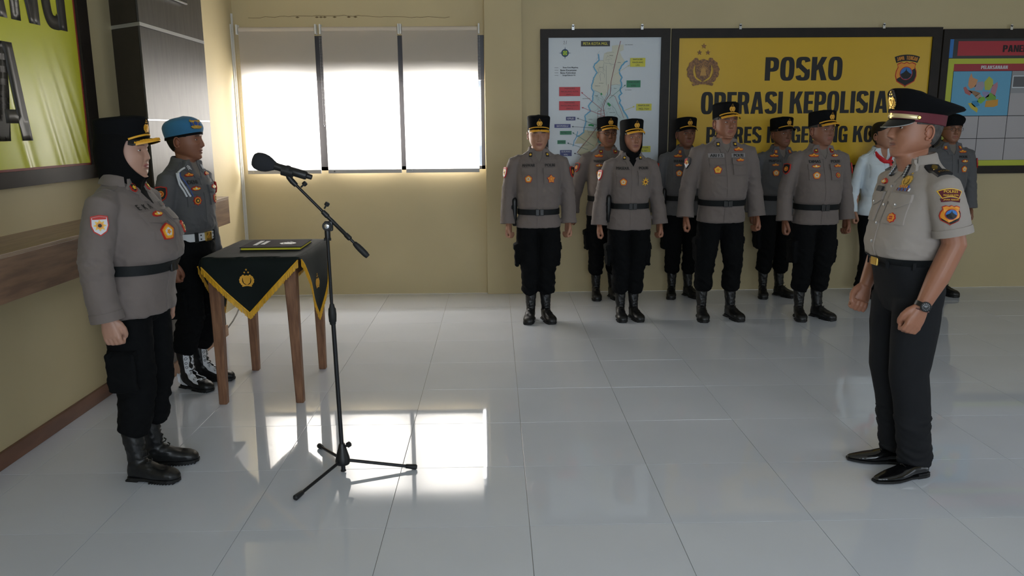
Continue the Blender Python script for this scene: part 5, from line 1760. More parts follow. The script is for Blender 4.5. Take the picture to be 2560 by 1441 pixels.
def belt(ctx, z0, z1, lift, mt, name='belt', shape=None, tilt=0):
    """web belt wrapped round the trunk"""
    R = []; N = 56
    for z, l in ((z0, -.004), (z0, lift), (z1, lift), (z1, -.004)):
        ring = []
        for i in range(N):
            t = 2*PI*i/N; d = Vector((math.sin(t), -math.cos(t), 0))
            p = Vector((0, .006, z))+d*.5
            h = ctx['tb'].ray_cast(p+Vector((.0007, .0005, .0003)), -d, .6)
            if shape: h = (ring_pts(0, .006, z, *shape, 2.4, N)[i],)
            q = h[0] if h[0] is not None else Vector((0, .006, z))+d*.15
            ring.append(q+d*l+Vector((0, 0, tilt*q.y)))
        R.append(ring)
    o = MB().rings(R, cap0=False, cap1=False).build(name, mt, ctx['root'], angle=50)
    return o

def standard_jacket(ctx, name=None, tag2='POLRI', pins='yellow', badges=(), tapes=None, pockets=True, collar=True, patchL=None, patchR='sleeve', tee=M_TEE, jm=None, buckle='black', lapel=True):
    F, root = ctx['F'], ctx['root']; jm = jm or ctx['P'].get('jmat', M_JACKET)
    jk = ctx['jacket']
    # open neck
    patch(F, [(-.042, 1.448), (.042, 1.448), (.030, 1.40), (0, 1.352), (-.030, 1.40)], .0035, 'undershirt', tee, root, .02)
    # placket
    patch(F, rect(-.019, (1.03 if ctx['P'].get('tucked') else ctx['P'].get('hem', .812)+.01), .019, 1.352), .0035, 'placket', jm, root, .03)
    for s in (-1, 1):
        if collar:
            patch(F, [(s*.036, 1.462), (s*.082, 1.452), (s*.098, 1.405), (s*.060, 1.378), (s*.026, 1.395), (s*.030, 1.42)], .0085, 'collar', jm, root, .018)
            if lapel:
                patch(F, [(s*.026, 1.395), (s*.058, 1.380), (s*.052, 1.350), (s*.002, 1.345)], .006, 'lapel', jm, root, .018)
        if pockets:
            c = s*.088
            patch(F, rect(c-.052, 1.180, c+.052, 1.300), .009, 'chest_pocket', jm, root, .025)
            patch(F, [(c-.056, 1.262), (c, 1.254), (c+.056, 1.262), (c+.056, 1.306), (c-.056, 1.306)], .0155, 'pocket_flap', jm, root, .025)
        patch(Conf(ctx['jb'], (s*.12, .0, 1.40), (s*-.18, .05, -1), (0, -1, 0), .2), rect(-.055, -.020, .055, .020), .004, 'shoulder_strap', jm, root, .025) if not ctx['P'].get('nostrap') else None
    if pins:
        for s in (-1, 1): collar_pin(F, s*.066, 1.408, root, pins)
    if name: name_tape(F, -.088, 1.328, name, root, tape=tapes)
    if tag2: name_tape(F, .088, 1.328, tag2, root, .098, tape=tapes)
    for u, v, kd, *r in badges:
        badge(F, u, v, kd, root, w=.0175 if (v < 1.31 and v > 1.24) else (.0105 if v <= 1.24 else .005), s=r[0] if r else 1)
    for s, kd in ((1, patchL), (-1, patchR)):
        if kd:
            A = ctx['arms'][s]; c = A[1]+(A[1]-A[2])*-.02+Vector((0, 0, .01))
            C_ = Conf(ctx['jb'], (s*.25, -.0, c.z), (-s, .35, 0), (0, 0, 1), .15)
            badge(C_, 0, 0, kd, root, w=.006, nm='sleeve_patch')
    # stand-up collar round the neck
    cr_ = .0665+.006*max(0, ctx['P'].get('fat', 0))+(.010 if tee is M_HIJAB else 0)
    R = []
    for z, g in ((1.425, .000), (1.452, .006), (1.470, .010), (1.470, .004), (1.445, -.004)):
        L = []
        for i in range(33):
            t = math.radians(28+304*i/32)
            L.append(Vector(((cr_+g)*math.sin(t), .010+ctx['P'].get('hy', 0)*.5-(cr_-.010+g)*math.cos(t), z-.012+.022*(1-math.cos(t))*.5)))
        R.append(L)
    MB().rings(R, closed=False).build('collar_band', jm, root, angle=70)
    R = []
    for z, g in ((1.474, .006), (1.468, .013), (1.445, .020), (1.425, .030), (1.425, .024), (1.45, .012)):
        L = []
        for i in range(33):
            t = math.radians(58+244*i/32)
            L.append(Vector(((cr_+g)*math.sin(t), .010+ctx['P'].get('hy', 0)*.5-(cr_-.010+g)*math.cos(t), z-.012+.022*(1-math.cos(t))*.5)))
        R.append(L)
    MB().rings(R, closed=False).build('collar_fold', jm, root, angle=70)
    if buckle:
        bz = ctx['P'].get('bz', .975); sw = ctx['P'].get('sw', 1)
        if buckle == 'white':
            bl = belt(ctx, bz-.024, bz+.024, .006, M_WHITEB, shape=(.160*sw, .116, .114)); yb = .006-.122
            MB().bbox((-.030, yb-.012, bz-.030), (.030, yb+.002, bz+.030), .006).build('belt_buckle', M_GOLDM, bl, smooth=False)
            draw_emblem(MB(), 0, bz-.003, .035, lambda u, v, w_: (u, yb-.012-w_, v), 0, 1.5).build('buckle_crest', [M_GOLDM, M_GOLDM], bl, smooth=False)
            rp = ring_pts(0, .006, bz, .167*sw, .123, .121, 2.4, 56)
            for ii in (3, 53):
                p = rp[ii]
                for dz in (-.012, .012): MB().lathe([(.005, 0), (.005, .003)], p+Vector((0, 0, dz)), (p.x, p.y, 0), 8).build('belt_stud', M_BLACK, bl)
            for ii in (5, 51):
                p = rp[ii]; d_ = Vector((p.x, p.y, 0)).normalized()
                MB().bbox((-.012, -.004, -.032), (.012, .006, .032), .003, 0, Matrix.Translation(p) @ d_.to_track_quat('-Y', 'Z').to_matrix().to_4x4()).build('belt_keeper', M_BELT, bl, smooth=False)
        else:
            bl = belt(ctx, bz-.023, bz+.023, .010, M_BELT)
            yb = ctx['tb'].ray_cast(Vector((.0013, -1, bz)), Vector((0, 1, 0)), 2)[0].y
            MB().bbox((-.034, yb-.018, bz-.027), (-.002, yb-.006, bz+.027), .004).bbox((.002, yb-.018, bz-.027), (.034, yb-.006, bz+.027), .004).build('belt_buckle', M_BLACK, bl, smooth=False)

def trousers(ctx, kind='cargo', fs=.088, mt=M_TROU, top=1.0):
    P = ctx['P']; near = P.get('near', False); hw = P.get('hips', 1.0); lw = P.get('legw', 1.0)
    mb = MB()
    b = P.get('belly', 0)*.5
    if top > 1.0:
        mb.rings([ring_pts(0, .006, z, a*hw, bf, bb, 2.4, 36) for z, a, bf, bb in ((1.014, .158*P.get('sw', 1), .112+b*1.6, .110), (.985, .160*P.get('sw', 1), .114+b*1.5, .112), (.95, .167, .116+b*.9, .122), (.88, .174, .114, .134), (.82, .174, .104, .128), (.78, .165, .085, .11), (.765, .12, .05, .07))])
    else:
        mb.rings([ring_pts(0, .006, z, a*hw, bf, bb, 2.4, 36) for z, a, bf, bb in ((.95, .150, .10, .10), (.88, .168, .106, .122), (.82, .172, .100, .122), (.78, .165, .085, .10), (.765, .12, .05, .06))])
    for s in (1, -1):
        fx = s*fs; fy = P.get('fdy', 0)
        if kind == 'cargo':
            pts = [(s*.090*hw, .004, .84), (s*.094*hw, .002, .70), (s*(.5*fs+.048), -.004, .55), (fx, -.004, .46), (fx, .014+fy*.7, .36), (fx, .022+fy, .29), (fx, .030+fy, .262), (fx, .036+fy, .250), (fx, .038+fy, .243)]
            rd = [(.092, .106), (.094, .104), (.085, .094), (.077, .085), (.073, .080), (.074, .080), (.072, .077), (.062, .068), (.048, .056)]
        elif kind == 'formal':
            pts = [(s*.088*hw, .006, .84), (s*.092*hw, .004, .70), (s*(.5*fs+.046), -.002, .50), (fx, .006+fy*.4, .36), (fx, .014+fy*.7, .20), (fx, .012+fy, .10), (fx, .004+fy, .072), (fx, .004+fy, .068)]
            rd = [(.084, .108), (.084, .104), (.070, .088), (.064, .082), (.060, .078), (.058, .076), (.059, .079), (.045, .06)]
        else:
            pts = [(s*.088*hw, .006, .84), (s*.090*hw, .004, .70), (s*.075, -.002, .50), (fx, .004, .36), (fx, .010, .20), (fx, .010, .10), (fx, .010, .085), (fx, .01, .080)]
            rd = [(.080, .098), (.078, .092), (.056, .066), (.056, .066), (.072, .082), (.086, .096), (.087, .097), (.06, .07)]
        mb.tube(pts, [(r[0]*lw, r[1]*lw) for r in rd], 22, up=(1, 0, 0))
        if kind == 'cargo':
            M = Matrix.Translation((s*(.180+(hw-1)*.10), .008, .585)) @ Matrix.Rotation(s*.035, 4, 'Y')
            mb.bbox((-.022, -.068, -.105), (.004, .068, .085), .010, 0, M)
    me = remesh_mb(mb, .0075 if near else .0095, 3, .5)
    sd = P.get('seed', 1)
    if kind == 'cargo':
        wrinkle(me, .010, (7, 7, 15), sd+10, lambda p: .35 if p[2] > .6 else (.6 if p[2] > .5 else 1.0))
        wrinkle(me, .003, (20, 20, 28), sd+12)
    else:
        wrinkle(me, .006, (8, 8, 6), sd+10, lambda p: .4 if p[2] > .3 else 1.0)
        wrinkle(me, .010, (6, 6, 18), sd+11, lambda p: 0 if p[2] > .30 else 1.0)
    me.materials.append(mt)
    o = link('trousers', me, ctx['root'], angle=180)
    bv = bvh_of(me)
    if kind == 'cargo':
        for s in (1, -1):
            C_ = Conf(bv, (s*.20, .008, .655), (-s, 0, 0), (0, 0, 1), .2)
            patch(C_, [(-.070, -.030), (0, -.036), (.070, -.030), (.070, .022), (-.070, .022)], .008, 'cargo_pocket_flap', mt, o, .03)
    ctx['trou'] = bv
    return o

def boots(ctx, fs=.088, toe=.30, white=False, shoe=False, dy=(0, 0)):
    for s in (1, -1):
        M = Matrix.Translation((s*fs, -.012+dy[0 if s > 0 else 1], 0)) @ Matrix.Rotation(s*toe, 4, 'Z') @ Matrix.Scale(s, 4, (1, 0, 0))
        M = Matrix.Translation((s*fs, .004+dy[0 if s > 0 else 1], 0)) @ Matrix.Rotation(s*toe, 4, 'Z') @ Matrix.Scale(.90, 4, (0, 1, 0))
        if shoe:
            shoe_mesh(); b = put(_cache['shoe'], 'shoe', ctx['root'], M); put(_cache['shoe_sole'], 'sole', b, I4); put(_cache['shoe_lace'], 'lace', b, I4)
        else:
            boot_mesh(); b = put(_cache['boot'], 'boot', ctx['root'], M); put(_cache['sole'], 'sole', b, I4); put(_cache['lace'], 'lace', b, I4)
        if white:
            bb = bvh_of(_cache['boot'])
            for sd in (1, -1):
                C_ = Conf(bb, (sd*.05, 0, 0), (-sd, .25, 0), (0, 0, 1), .15); t = sd
                # right vector for this ray
                sgn = 1 if C_.R.y > 0 else -1
                Q = lambda L: [(sgn*y, z) for y, z in L]
                patch(C_, Q([(.006, .25), (-.022, .25), (-.020, .15), (-.034, .125), (-.075, .090), (-.118, .070), (-.122, .052), (-.08, .058), (-.03, .082), (.002, .115), (.004, .15)]), .004, 'white_lace_panel', M_WHITEB, b, .02)
                patch(C_, Q([(.082, .10), (.058, .07), (.03, .045), (-.005, .032), (-.005, .026), (.05, .026), (.078, .040)]), .0035, 'white_heel_panel', M_WHITEB, b, .02)
                mb = MB()
                for y, z in ((-.009, .235), (-.009, .205), (-.010, .175), (-.012, .148), (-.040, .108), (-.078, .082)):
                    A_ = [C_(sgn*y+.007*math.cos(t_), z+.007*math.sin(t_), .007) for t_ in np.linspace(0, 2*PI, 11)]
                    mb.tube(A_, .0016, 5)
                mb.build('lace_ring', M_BLACK, b)

def holster(ctx, s=-1, z=.93):
    h = ctx['tb'].ray_cast(Vector((s*.5, 0, .98)), Vector((-s, 0, 0)), .6)[0]
    x = h.x
    M = Matrix.Translation((x+s*.030, .0, z)) @ Matrix.Rotation(-s*.12, 4, 'X')
    mb = MB()
    mb.rings([[M @ Vector((a*spow(math.cos(t), .7), b*spow(math.sin(t), .7)+o, zz)) for t in np.linspace(0, 2*PI, 15)[:-1]] for zz, a, b, o in ((-.125, .012, .022, -.02), (-.12, .018, .028, -.02), (-.02, .022, .036, -.005), (.03, .024, .044, .005), (.085, .024, .046, .01), (.10, .020, .040, .01), (.11, .010, .03, .01))])
    o = mb.build('holster', M_BLACK, ctx['root'], angle=60)
    MB().bbox((-.003, -.045, .02), (.006, .05, .050), .003, 0, M @ Matrix.Translation((s*.022, 0, 0))).build('holster_strap', M_BELT, o, smooth=False)
    return o
# ------------------------------------------------------------------ the people
R90 = PI/2
STAND = {}
# woman officer in front of the ledge, facing right
c = build_person(dict(fs=.095, fdy=0, loc=(-1.675, 3.70), rz=R90-.03, H=1.675, skin='AE8572', lips='94464A', fat=1.1, wide=.03, near=True, sw=1.10, belly=.095, bust=.055, hips=1.12, seed=3, no_ears=True,
    hem=.825, wr=.006, hroll=.1, browt=.002, nose=.75, hyaw=.0, pitch=.02,
    bz=1.045, armR=[(.185, .010, 1.365), (.232, .020, 1.26), (.258, .040, 1.10), (.262, .030, .97), (.262, .010, .845)],
    armL=[(.185, .010, 1.365), (.232, .020, 1.26), (.258, .040, 1.10), (.262, .020, .97), (.262, .000, .845)], slrad=[.052, .070, .074, .070, .066, .068],
    label='person in grey uniform, black headscarf and gold-trimmed cap, standing at left facing right'))
wear_hijab(c['root'], c['HM'], c['P']); wear_polri_cap(c['root'], c['HM'])
patch(c['F'], [(-.05, 1.46), (.05, 1.46), (.035, 1.40), (0, 1.335), (-.035, 1.40)], .008, 'scarf_front', M_HIJAB, c['root'], .02)
standard_jacket(c, 'E  K  A', 'POLRI', pins='red', tee=M_HIJAB, patchL='sleeve_black', badges=((-.070, 1.284, 'lotus'), (-.085, 1.212, 'round', 1.25), (.088, 1.215, 'gear')))
trousers(c, fs=.095); boots(c, fs=.095, toe=.16)

# aide in blue beret behind her
c = build_person(dict(fs=.085, fdy=.03, loc=(-1.915, 5.07), rz=R90-.26, H=1.705, skin='8C5C46', lips='6E3A34', fat=-.1, near=True, sw=.93, seed=5, bz=.985, jmat=M_JACKET2, hair='short', hyaw=.22, hem=.93, tucked=True, wr=.005,
    arm=[(.155, .01, 1.365), (.198, .015, 1.26), (.222, .035, 1.09), (.228, .02, .97), (.228, -.004, .845)], slrad=[.048, .060, .060, .054, .050, .046],
    label='person in dark grey uniform, blue beret and white belt, standing beside the dark column'))
wear_beret(c['root'], c['HM'], M_BERET, -.7)
standard_jacket(c, 'DENI', 'POLRI', pins='chev', patchR='sleeve_black', patchL='sleeve_black', badges=((-.088, 1.368, 'wing', .8), (.088, 1.368, 'wing', .8), (-.088, 1.285, 'lotus'), (-.088, 1.215, 'gear'), (.088, 1.285, 'lotus'), (.088, 1.215, 'gear')), buckle='white')
F = c['F']
# white braided cord from shoulder to chest
for dz, mt_ in ((0, M_WHITEB), (.014, M_BBLUE), (-.016, M_WHITEB)):
    pts = []
    for t in np.linspace(0, 1, 16):
        u = -.165+.035*t; v = 1.388-.145*t-.02*math.sin(t*PI)*(1 if dz == 0 else .2)
        pts.append(F(u+dz, v, .014))
    MB().tube(pts, .006 if mt_ is M_WHITEB else .0035, 7).build('shoulder_cord', mt_, c['root'])
MB().tube([F(-.165+q*.002, 1.39, .012) for q in range(2)]+[F(-.13, 1.405, .010), F(-.10, 1.415, .01)], .006, 7).build('shoulder_cord', M_WHITEB, c['root'])
trousers(c, fs=.085, top=1.01); boots(c, fs=.085, toe=.25, white=True, dy=(.03, .03))

# main figure on the right: formal short-sleeved uniform, facing left
c = build_person(dict(fs=.085, fdy=.055, loc=(1.885, 3.585), rz=-R90+.05, H=1.745, skin='9C6A52', lips='7C463E', fat=.55, near=True, sw=1.04, belly=.045, seed=8, jmat=M_SHIRT, jname='uniform_shirt', hair='short', hairmat=M_HAIRG, hy=-.018, pitch=-.06,
    tucked=True, short=True, mouth=.9, nose=1.15, nostrap=True, stache=1, armrad=[.052, .052, .049, .0455, .0295], hroll=.15,
    armL=[(.178, .010, 1.365), (.220, .020, 1.26), (.238, .052, 1.108), (.240, -.006, .97), (.236, -.062, .842)],
    armR=[(.178, .010, 1.365), (.220, .010, 1.26), (.238, .030, 1.108), (.236, -.020, .97), (.226, -.070, .845)],
    label='person in pale taupe short-sleeved uniform and tall peaked cap, standing at right facing left'))
wear_peaked(c['root'], c['HM'])
standard_jacket(c, None, None, pins=None, patchR=None, buckle=None, jm=M_SHIRT, tee=M_SHIRT, lapel=False, pockets=False)
F, root = c['F'], c['root']
patch(F, [(-.030, 1.46), (.030, 1.46), (0, 1.395)], .0042, 'neckline', mat('neck_shadow_skin', '8A5C48', .6), root, .02) if False else None
for s in (-1, 1):
    patch(F, [(s*.088-.055, 1.180), (s*.088+.055, 1.180), (s*.088+.055, 1.305), (s*.088-.055, 1.305)], .006, 'chest_pocket', M_SHIRT, root, .025)
    patch(F, [(s*.088-.058, 1.275), (s*.088-.03, 1.258), (s*.088, 1.246), (s*.088+.03, 1.258), (s*.088+.058, 1.275), (s*.088+.058, 1.310), (s*.088-.058, 1.310)], .011, 'pocket_flap', M_SHIRT, root, .025)
    MB().lathe([(.006, 0), (.006, .003), (.003, .004)], F(s*.088, 1.262, .011), (0, -1, 0), 12).build('button', M_SILVB, root)
    # collar tabs
    Fc = Conf(c['jb'], (s*.06, -.10, 1.41), (-s*.35, 1, -.25))
    patch(Fc, off([(-.014, .030), (.014, .030), (.014, -.022), (0, -.030), (-.014, -.022)], 0, 0), .0115, 'collar_tab', M_BBLACK, root, .02)
    mb = MB()
    for q in range(5): mb.prism(off(star(4, .0085, .5), 0, .020-q*.0105), .010, .0145, Fc)
    mb.build('collar_insignia', M_SILVB, root, smooth=False)
    # shoulder boards
    C_ = Conf(c['jb'], (s*.145, .002, 1.39), (s*-.42, .0, -1), (s*-1, 0, .2), .2)
    sbd = patch(C_, rect(-.030, -.058, .030, .052), .010, 'shoulder_board', M_BBLACK, root, .02)
    MB().prism(off(disc(0, 0, .0125, 14), 0, .028), .008, .016, C_).build('board_button', M_GOLDM, sbd)
    MB().prism(rect(-.020, -.004, .020, .003), .008, .013, C_).build('board_bar', M_GOLDM, sbd, smooth=False)
    mb = MB(); small_text(mb, 'POLISI', 0, -.040, .013, C_, .0115, maxw=.042, bold=.015); mb.build('board_lettering', M_GOLDM, sbd, smooth=False, fix=False)
for z in (1.335, 1.255, 1.175, 1.095):
    MB().lathe([(.0065, 0), (.0065, .003), (.003, .0045)], F(0, z, .003), (0, -1, 0), 12).build('button', M_SILVB, root)
# badge, ribbons, pin, name plate
mb = MB(); draw_emblem(mb, .085, 1.368, .052, F, .003, 1.6)
mb.build('metal_badge', [M_GOLDM, M_GOLDM], root, smooth=False)
mb = MB()
mb.prism(rect(.052, 1.322, .122, 1.334), .002, .008, F, 0)
for q in range(7): mb.prism(rect(.054+q*.0097, 1.322, .059+q*.0097, 1.334), .0075, .009, F, 1 if q % 2 else 2)
mb.prism(rect(.062, 1.336, .112, 1.345), .002, .008, F, 3)
for q in range(5): mb.prism(rect(.064+q*.0097, 1.336, .069+q*.0097, 1.345), .0075, .009, F, 4)
mb.build('ribbon_bar', [M_BWHITE, M_BBLUE, M_MAROON, M_BBLUE, M_BORANGE], root, smooth=False)
badge(F, .088, 1.205, 'medal', root, w=.009, s=.75)
badge(F, -.088, 1.350, 'lotus', root, w=.005, s=.9)
npl = MB().prism(rect(-.125, 1.308, -.060, 1.330), .004, .013, F).build('name_plate', M_BBLACK, root, smooth=False)
# sleeve insignia on the near arm
A = c['arms'][1]
C_ = Conf(c['jb'], (.26, -.005, 1.25), (-1, .20, -.02), (0, 0, 1), .15)
def arc(mb, r0, r1, vc, z0, z1, T, m, span=34):
    A_ = []; B_ = []
    for q in range(11):
        t = math.radians(90+span-2*span*q/10); A_.append((r1*math.cos(t), vc+r1*math.sin(t))); B_.append((r0*math.cos(t), vc+r0*math.sin(t)))
    mb.strip(A_, B_, z0, z1, T, m)
mb = MB(); arc(mb, .060, .094, .0, .0, .006, C_, 0, 30); arc(mb, .063, .091, .0, .005, .007, C_, 1, 28)
t1 = mb.build('sleeve_title', [M_BYEL, M_MAROON], root, smooth=False)
mb = MB(); small_text(mb, 'POLRES', 0, .082, .011, C_, .0095, maxw=.06, bold=.015); small_text(mb, 'MAGELANG KOTA', 0, .067, .007, C_, .0095, maxw=.055, bold=.015)
mb.build('title_lettering', M_BYEL, t1, smooth=False, fix=False)
mb = MB(); mb.prism([(-.036, .052), (0, .058), (.036, .052), (.032, .038), (0, .043), (-.032, .038)], 0, .006, C_, 0)
t2 = mb.build('sleeve_title', M_MAROON, root, smooth=False)
mb = MB(); small_text(mb, 'JAWA TENGAH', 0, .048, .0075, C_, .0085, maxw=.055, bold=.015); mb.build('title_lettering', M_BYEL, t2, smooth=False, fix=False)
mb = MB(); province_badge(mb, 0, -.010, .072, C_, .004, .0028); mb.build('sleeve_patch', BADGEM, root, smooth=False)
trousers(c, 'formal', fs=.082, mt=M_TROUC, top=1.01)
bl = belt(c, .998, 1.030, .008, M_BELT)
yb = c['tb'].ray_cast(Vector((.0013, -1, 1.0113)), Vector((0, 1, 0)), 2)[0].y
MB().bbox((-.028, yb-.016, .986), (.028, yb-.004, 1.032), .006).build('belt_buckle', M_GOLDM, bl, smooth=False)
for t_ in (-1.15, -.5, .5, 1.15, 1.9, -1.9):
    d_ = Vector((math.sin(t_), -math.cos(t_), 0)); q = c['tb'].ray_cast(Vector((0, .006, 1.01))+d_*.5, -d_, .6)[0]
    mb = MB(); M = Matrix.Translation(q+d_*.007) @ d_.to_track_quat('-Y', 'Z').to_matrix().to_4x4(); mb.bbox((-.007, -.004, -.026), (.007, .003, .026), .002, 0, M)
    mb.build('belt_loop', M_TROUC, bl, smooth=False)
boots(c, fs=.085, toe=.22, shoe=True, dy=(.055, .055))
# wristwatch and bracelet
A = c['arms'][1]; wp = A[3].lerp(A[4], .93); d = (A[4]-A[3]).normalized()
def wrist_band(name, p, d, r, h, mt, rw=1.0):
    R = []
    q = d.to_track_quat('Z', 'Y').to_matrix()
    for rr, hh in ((r, -h), (r+.0035, -h), (r+.0035, h), (r, h)):
        R.append([p+q @ Vector((rr*rw*math.cos(t), rr*math.sin(t), hh)) for t in np.linspace(0, 2*PI, 29)[:-1]])
    return MB().rings(R, cap0=False, cap1=False).build(name, mt, root, angle=40)
wt = empty('wristwatch'); bpy.data.objects.remove(wt)
wb = wrist_band('wristwatch', wp, d, .0312, .010, M_BLACK)
face = wp+Vector((.033, -.008, 0)); ax = Vector((1, -.35, .1)).normalized()
MB().lathe([(.020, -.004), (.0215, 0), (.0215, .006), (.0185, .008)], face, ax, 26).build('watch_case', M_BLACK, wb)
q = ax.to_track_quat('Z', 'Y').to_matrix()
dm = MB()
for kx in range(12):
    a_ = kx*PI/6
    P4 = [Vector((.0145*math.cos(a_)-.0012*math.sin(a_), .0145*math.sin(a_)+.0012*math.cos(a_), .0087)), Vector((.0145*math.cos(a_)+.0012*math.sin(a_), .0145*math.sin(a_)-.0012*math.cos(a_), .0087)), Vector((.0115*math.cos(a_), .0115*math.sin(a_), .0087))]
    dm.add([face+q @ p for p in P4], [(0, 1, 2)])
for a_, L in ((.7, .009), (2.6, .013)):
    dm.add([face+q @ Vector(p) for p in ((-.0008*math.sin(a_), .0008*math.cos(a_), .0089), (.0008*math.sin(a_), -.0008*math.cos(a_), .0089), (L*math.cos(a_), L*math.sin(a_), .0089))], [(0, 1, 2)])
dm.build('watch_dial_marks', M_BWHITE, wb, smooth=False, fix=False)
mb = MB()
for t in np.linspace(0, 2*PI, 25)[:-1]:
    p = wp+d*.020+d.to_track_quat('Z', 'Y').to_matrix() @ Vector((.031*math.cos(t), .031*math.sin(t), .003*math.sin(t)))
    mb.sphere(p, .0036, nu=7, nv=5)
mb.build('bead_bracelet', mat('dark_red_beads', '4A1E1A', .3), root)

# ---- the line of officers: front row
OFF = dict(armL=None)
c = build_person(dict(fs=.070, fdy=0, loc=(.362, 6.735), rz=.02, H=1.715, skin='A97B64', fat=.25, seed=11, bz=.945, belly=.03, hair='short', closed=True, pitch=.14, hairmat=M_HAIRG, hroll=.5,
    label='person in grey uniform with black cap and eyes lowered, leftmost of the front row'))
wear_polri_cap(c['root'], c['HM']); standard_jacket(c, 'ANWAR', 'POLRI', patchR='sleeve', patchL='sleeve_black', badges=((-.088, 1.215, 'round'), (.092, 1.215, 'star')))
holster(c, -1, .95); trousers(c, fs=.070); boots(c, fs=.070, toe=.20)

c = build_person(dict(fs=.062, fdy=0, loc=(1.135, 6.765), rz=.06, H=1.675, skin='9B6B54', lips='7C4440', fat=.0, seed=12, bz=1.005, bust=.03, sw=.93, no_ears=True, hyaw=.18, gaze=.25, browt=.002, nose=.9, hem=.80,
    arm=[(.155, .01, 1.365), (.200, .015, 1.26), (.232, .03, 1.09), (.252, .012, .97), (.262, -.008, .845)], slrad=[.048, .062, .064, .062, .062, .066],
    label='person in grey uniform, black headscarf and cap, standing in front of the city map'))
wear_hijab(c['root'], c['HM'], c['P']); wear_polri_cap(c['root'], c['HM'])
patch(c['F'], [(-.05, 1.46), (.05, 1.46), (.035, 1.40), (0, 1.340), (-.035, 1.40)], .008, 'scarf_front', M_HIJAB, c['root'], .02)
standard_jacket(c, 'MASDUL', 'POLRI', tee=M_HIJAB, badges=((-.088, 1.215, 'round'), (.092, 1.215, 'compass')))
holster(c, -1, .99); trousers(c, fs=.066); boots(c, fs=.062, toe=.10)

c = build_person(dict(fs=.125, fdy=0, loc=(1.905, 6.74), rz=.04, H=1.80, skin='94634C', fat=.7, wide=.02, seed=13, bz=.958, belly=.065, sw=1.06, hair='short', hyaw=.14, gaze=.25, hem=.80,
    arm=[(.170, .01, 1.365), (.222, .015, 1.26), (.256, .03, 1.09), (.276, .012, .97), (.286, -.008, .845)], slrad=[.050, .068, .070, .066, .064, .066],
    label='tallest person in grey uniform and black cap, second from right in the front row'))
wear_polri_cap(c['root'], c['HM']); standard_jacket(c, 'ARI F.S', 'POLRI', patchR='sleeve_sport', badges=((.092, 1.370, 'wing'), (.092, 1.285, 'wing', .8), (-.085, 1.215, 'pent')), tapes=mat('tape_grey', '8C8888', .8))
A = c['arms'][1]; root = c['root']; wrist_band('wristwatch', A[4]-(A[4]-A[3]).normalized()*.004, (A[4]-A[3]).normalized(), .034, .006, M_SILVB)
trousers(c, fs=.115); boots(c, fs=.125, toe=.16)

c = build_person(dict(fs=.090, fdy=0, loc=(2.70, 6.71), rz=.10, H=1.73, skin='835743', fat=.55, wide=.03, seed=14, bz=.957, belly=.05, sw=1.05, hair='short', hyaw=.22, gaze=.2,
    arm=[(.170, .01, 1.365), (.218, .015, 1.26), (.250, .03, 1.09), (.264, .012, .97), (.270, -.008, .845)],
    label='person in grey uniform with red collar pins and black cap, rightmost of the front row'))
wear_polri_cap(c['root'], c['HM']); standard_jacket(c, 'DIMAS', 'POLRI', pins='red', patchR='sleeve_black', patchL='sleeve_black', badges=((-.088, 1.372, 'wing'), (.092, 1.372, 'lotus', .9), (-.085, 1.285, 'lotus'), (.092, 1.285, 'wing', .8), (-.085, 1.215, 'round'), (.092, 1.215, 'gear', .8)))
trousers(c, fs=.085); boots(c, fs=.090, toe=.30)

# ---- back row
c = build_person(dict(fs=.085, fdy=0, loc=(1.055, 7.64), rz=.05, H=1.705, skin='85583F', fat=.45, seed=15, belly=.03, hair='short', glasses=True, hyaw=.1, wide=.02,
    arm=[(.165, .01, 1.365), (.222, .015, 1.26), (.268, .03, 1.09), (.30, .012, .97), (.318, -.008, .85)],
    label='person with glasses in grey uniform and black cap, half hidden behind the headscarf officer'))
wear_polri_cap(c['root'], c['HM']); standard_jacket(c, 'WARSITO', 'POLRI', pins='red', patchR='sleeve_black', badges=((-.088, 1.372, 'wing'), (-.088, 1.285, 'lotus'), (-.088, 1.215, 'round')))
trousers(c, fs=.085); boots(c, fs=.085, toe=.12)

c = build_person(dict(fs=.090, fdy=0, loc=(1.80, 7.66), rz=.05, H=1.695, skin='80543F', fat=.15, seed=16, jmat=M_JACKET2, hair='short', hyaw=.05, belly=.01,
    label='person in darker grey uniform and plain-visored cap, left behind the tallest officer'))
wear_polri_cap(c['root'], c['HM'], False); standard_jacket(c, 'IRFAN', 'POLRI', pins='bars', patchR='sleeve_black', badges=((-.088, 1.372, 'wing'), (-.088, 1.285, 'wing', .8), (-.085, 1.215, 'round')))
holster(c, -1, .96); trousers(c, fs=.085); boots(c, fs=.090, toe=.30)

c = build_person(dict(fs=.095, fdy=0, loc=(2.69, 7.63), rz=.10, H=1.69, skin='7C513C', fat=.35, seed=17, jmat=M_JACKET2, hair='short', hyaw=.2, gaze=.2, belly=.02,
    label='person in darker grey uniform half hidden by the rightmost front officer'))
wear_polri_cap(c['root'], c['HM'], False); standard_jacket(c, 'PRAPTA S', 'POLRI', pins='bars', patchR='sleeve_black', patchL='sleeve_black', badges=((-.088, 1.372, 'wing'), (-.088, 1.285, 'wing', .8), (-.085, 1.215, 'round')))
trousers(c, fs=.085); boots(c, fs=.095, toe=.36)

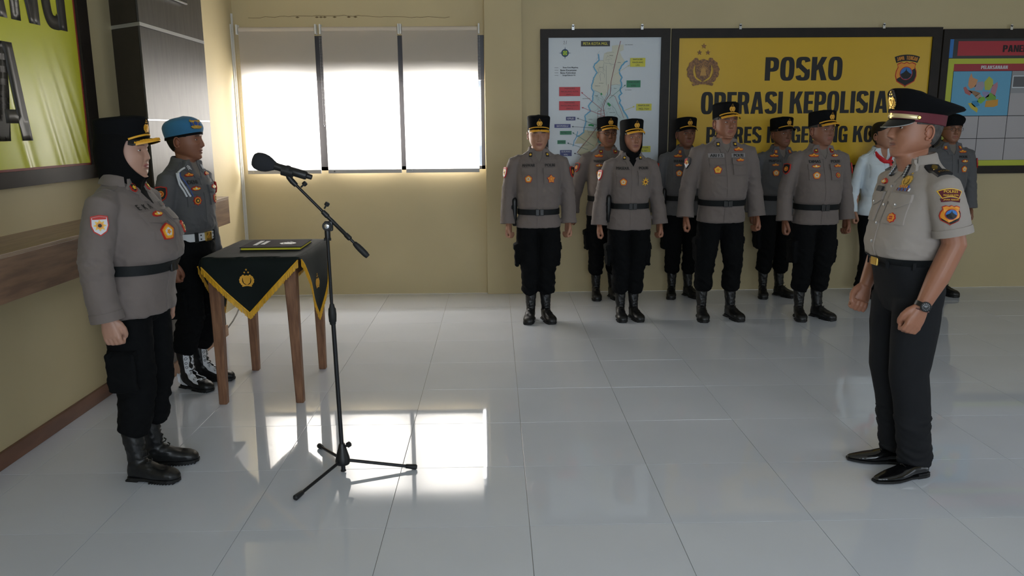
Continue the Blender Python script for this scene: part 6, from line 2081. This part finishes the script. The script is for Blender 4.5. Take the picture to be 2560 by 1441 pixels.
c = build_person(dict(fs=.055, fdy=0, loc=(3.64, 7.60), rz=.05, H=1.665, skin='A87A62', lips='9C4A48', fat=-.2, seed=18, sw=.88, jmat=M_BLOUSE, jname='blouse', hair='woman', hairt=.006, hyaw=.38, gaze=.3, nose=.75, browt=.002, bust=.02, hips=.95, wr=.0045,
    arm=[(.145, .01, 1.360), (.186, .015, 1.26), (.212, .03, 1.09), (.225, .012, .97), (.230, -.008, .85)], slrad=[.044, .052, .052, .046, .042, .036],
    label='person in white blouse and red neck scarf with tied black hair'))
standard_jacket(c, None, None, pins=None, patchR=None, buckle=None, jm=M_BLOUSE, tee=mat('neck_skin', 'A87A62', .5))
F = c['F']; root = c['root']
sc = MB()
for s in (-1, 1):
    sc.tube([F(s*.085, 1.425, .006), F(s*.070, 1.385, .010), F(s*.045, 1.355, .013), F(s*.018, 1.335, .016), F(.03, 1.328, .018)], [(.012, .006), (.020, .008), (.024, .010), (.022, .012), (.014, .010)], 10, up=(0, 0, 1))
sc.tube([F(.045, 1.345, .014), F(.055, 1.30, .012), F(.050, 1.25, .012), F(.058, 1.20, .010)], [(.020, .010), (.028, .007), (.026, .006), (.022, .004)], 10, up=(1, 0, 0))
scf = sc.build('neck_scarf', M_RED, root)
MB().lathe([(.010, 0), (.011, .003), (.006, .006)], F(.055, 1.325, .024), (0, -1, 0), 14).build('scarf_pin', M_BBLACK, scf)
trousers(c, 'flare', fs=.065); boots(c, fs=.055, toe=.12, shoe=True)

c = build_person(dict(fs=.085, fdy=0, loc=(4.285, 7.60), rz=.0, H=1.72, skin='8A5E48', fat=.0, seed=19, jmat=M_JACKET2, hair='short', glasses=True, hyaw=-.05,
    label='person in grey uniform with black beret and glasses, mostly hidden behind the right figure'))
wear_beret(c['root'], c['HM'], M_CAPB, -.8, False)
standard_jacket(c, None, 'POLRI', pins='bars', patchL='sleeve_black', badges=((.088, 1.372, 'wing'), (.088, 1.285, 'lotus'), (.088, 1.215, 'round')))
trousers(c, fs=.085); boots(c, fs=.085, toe=.25)
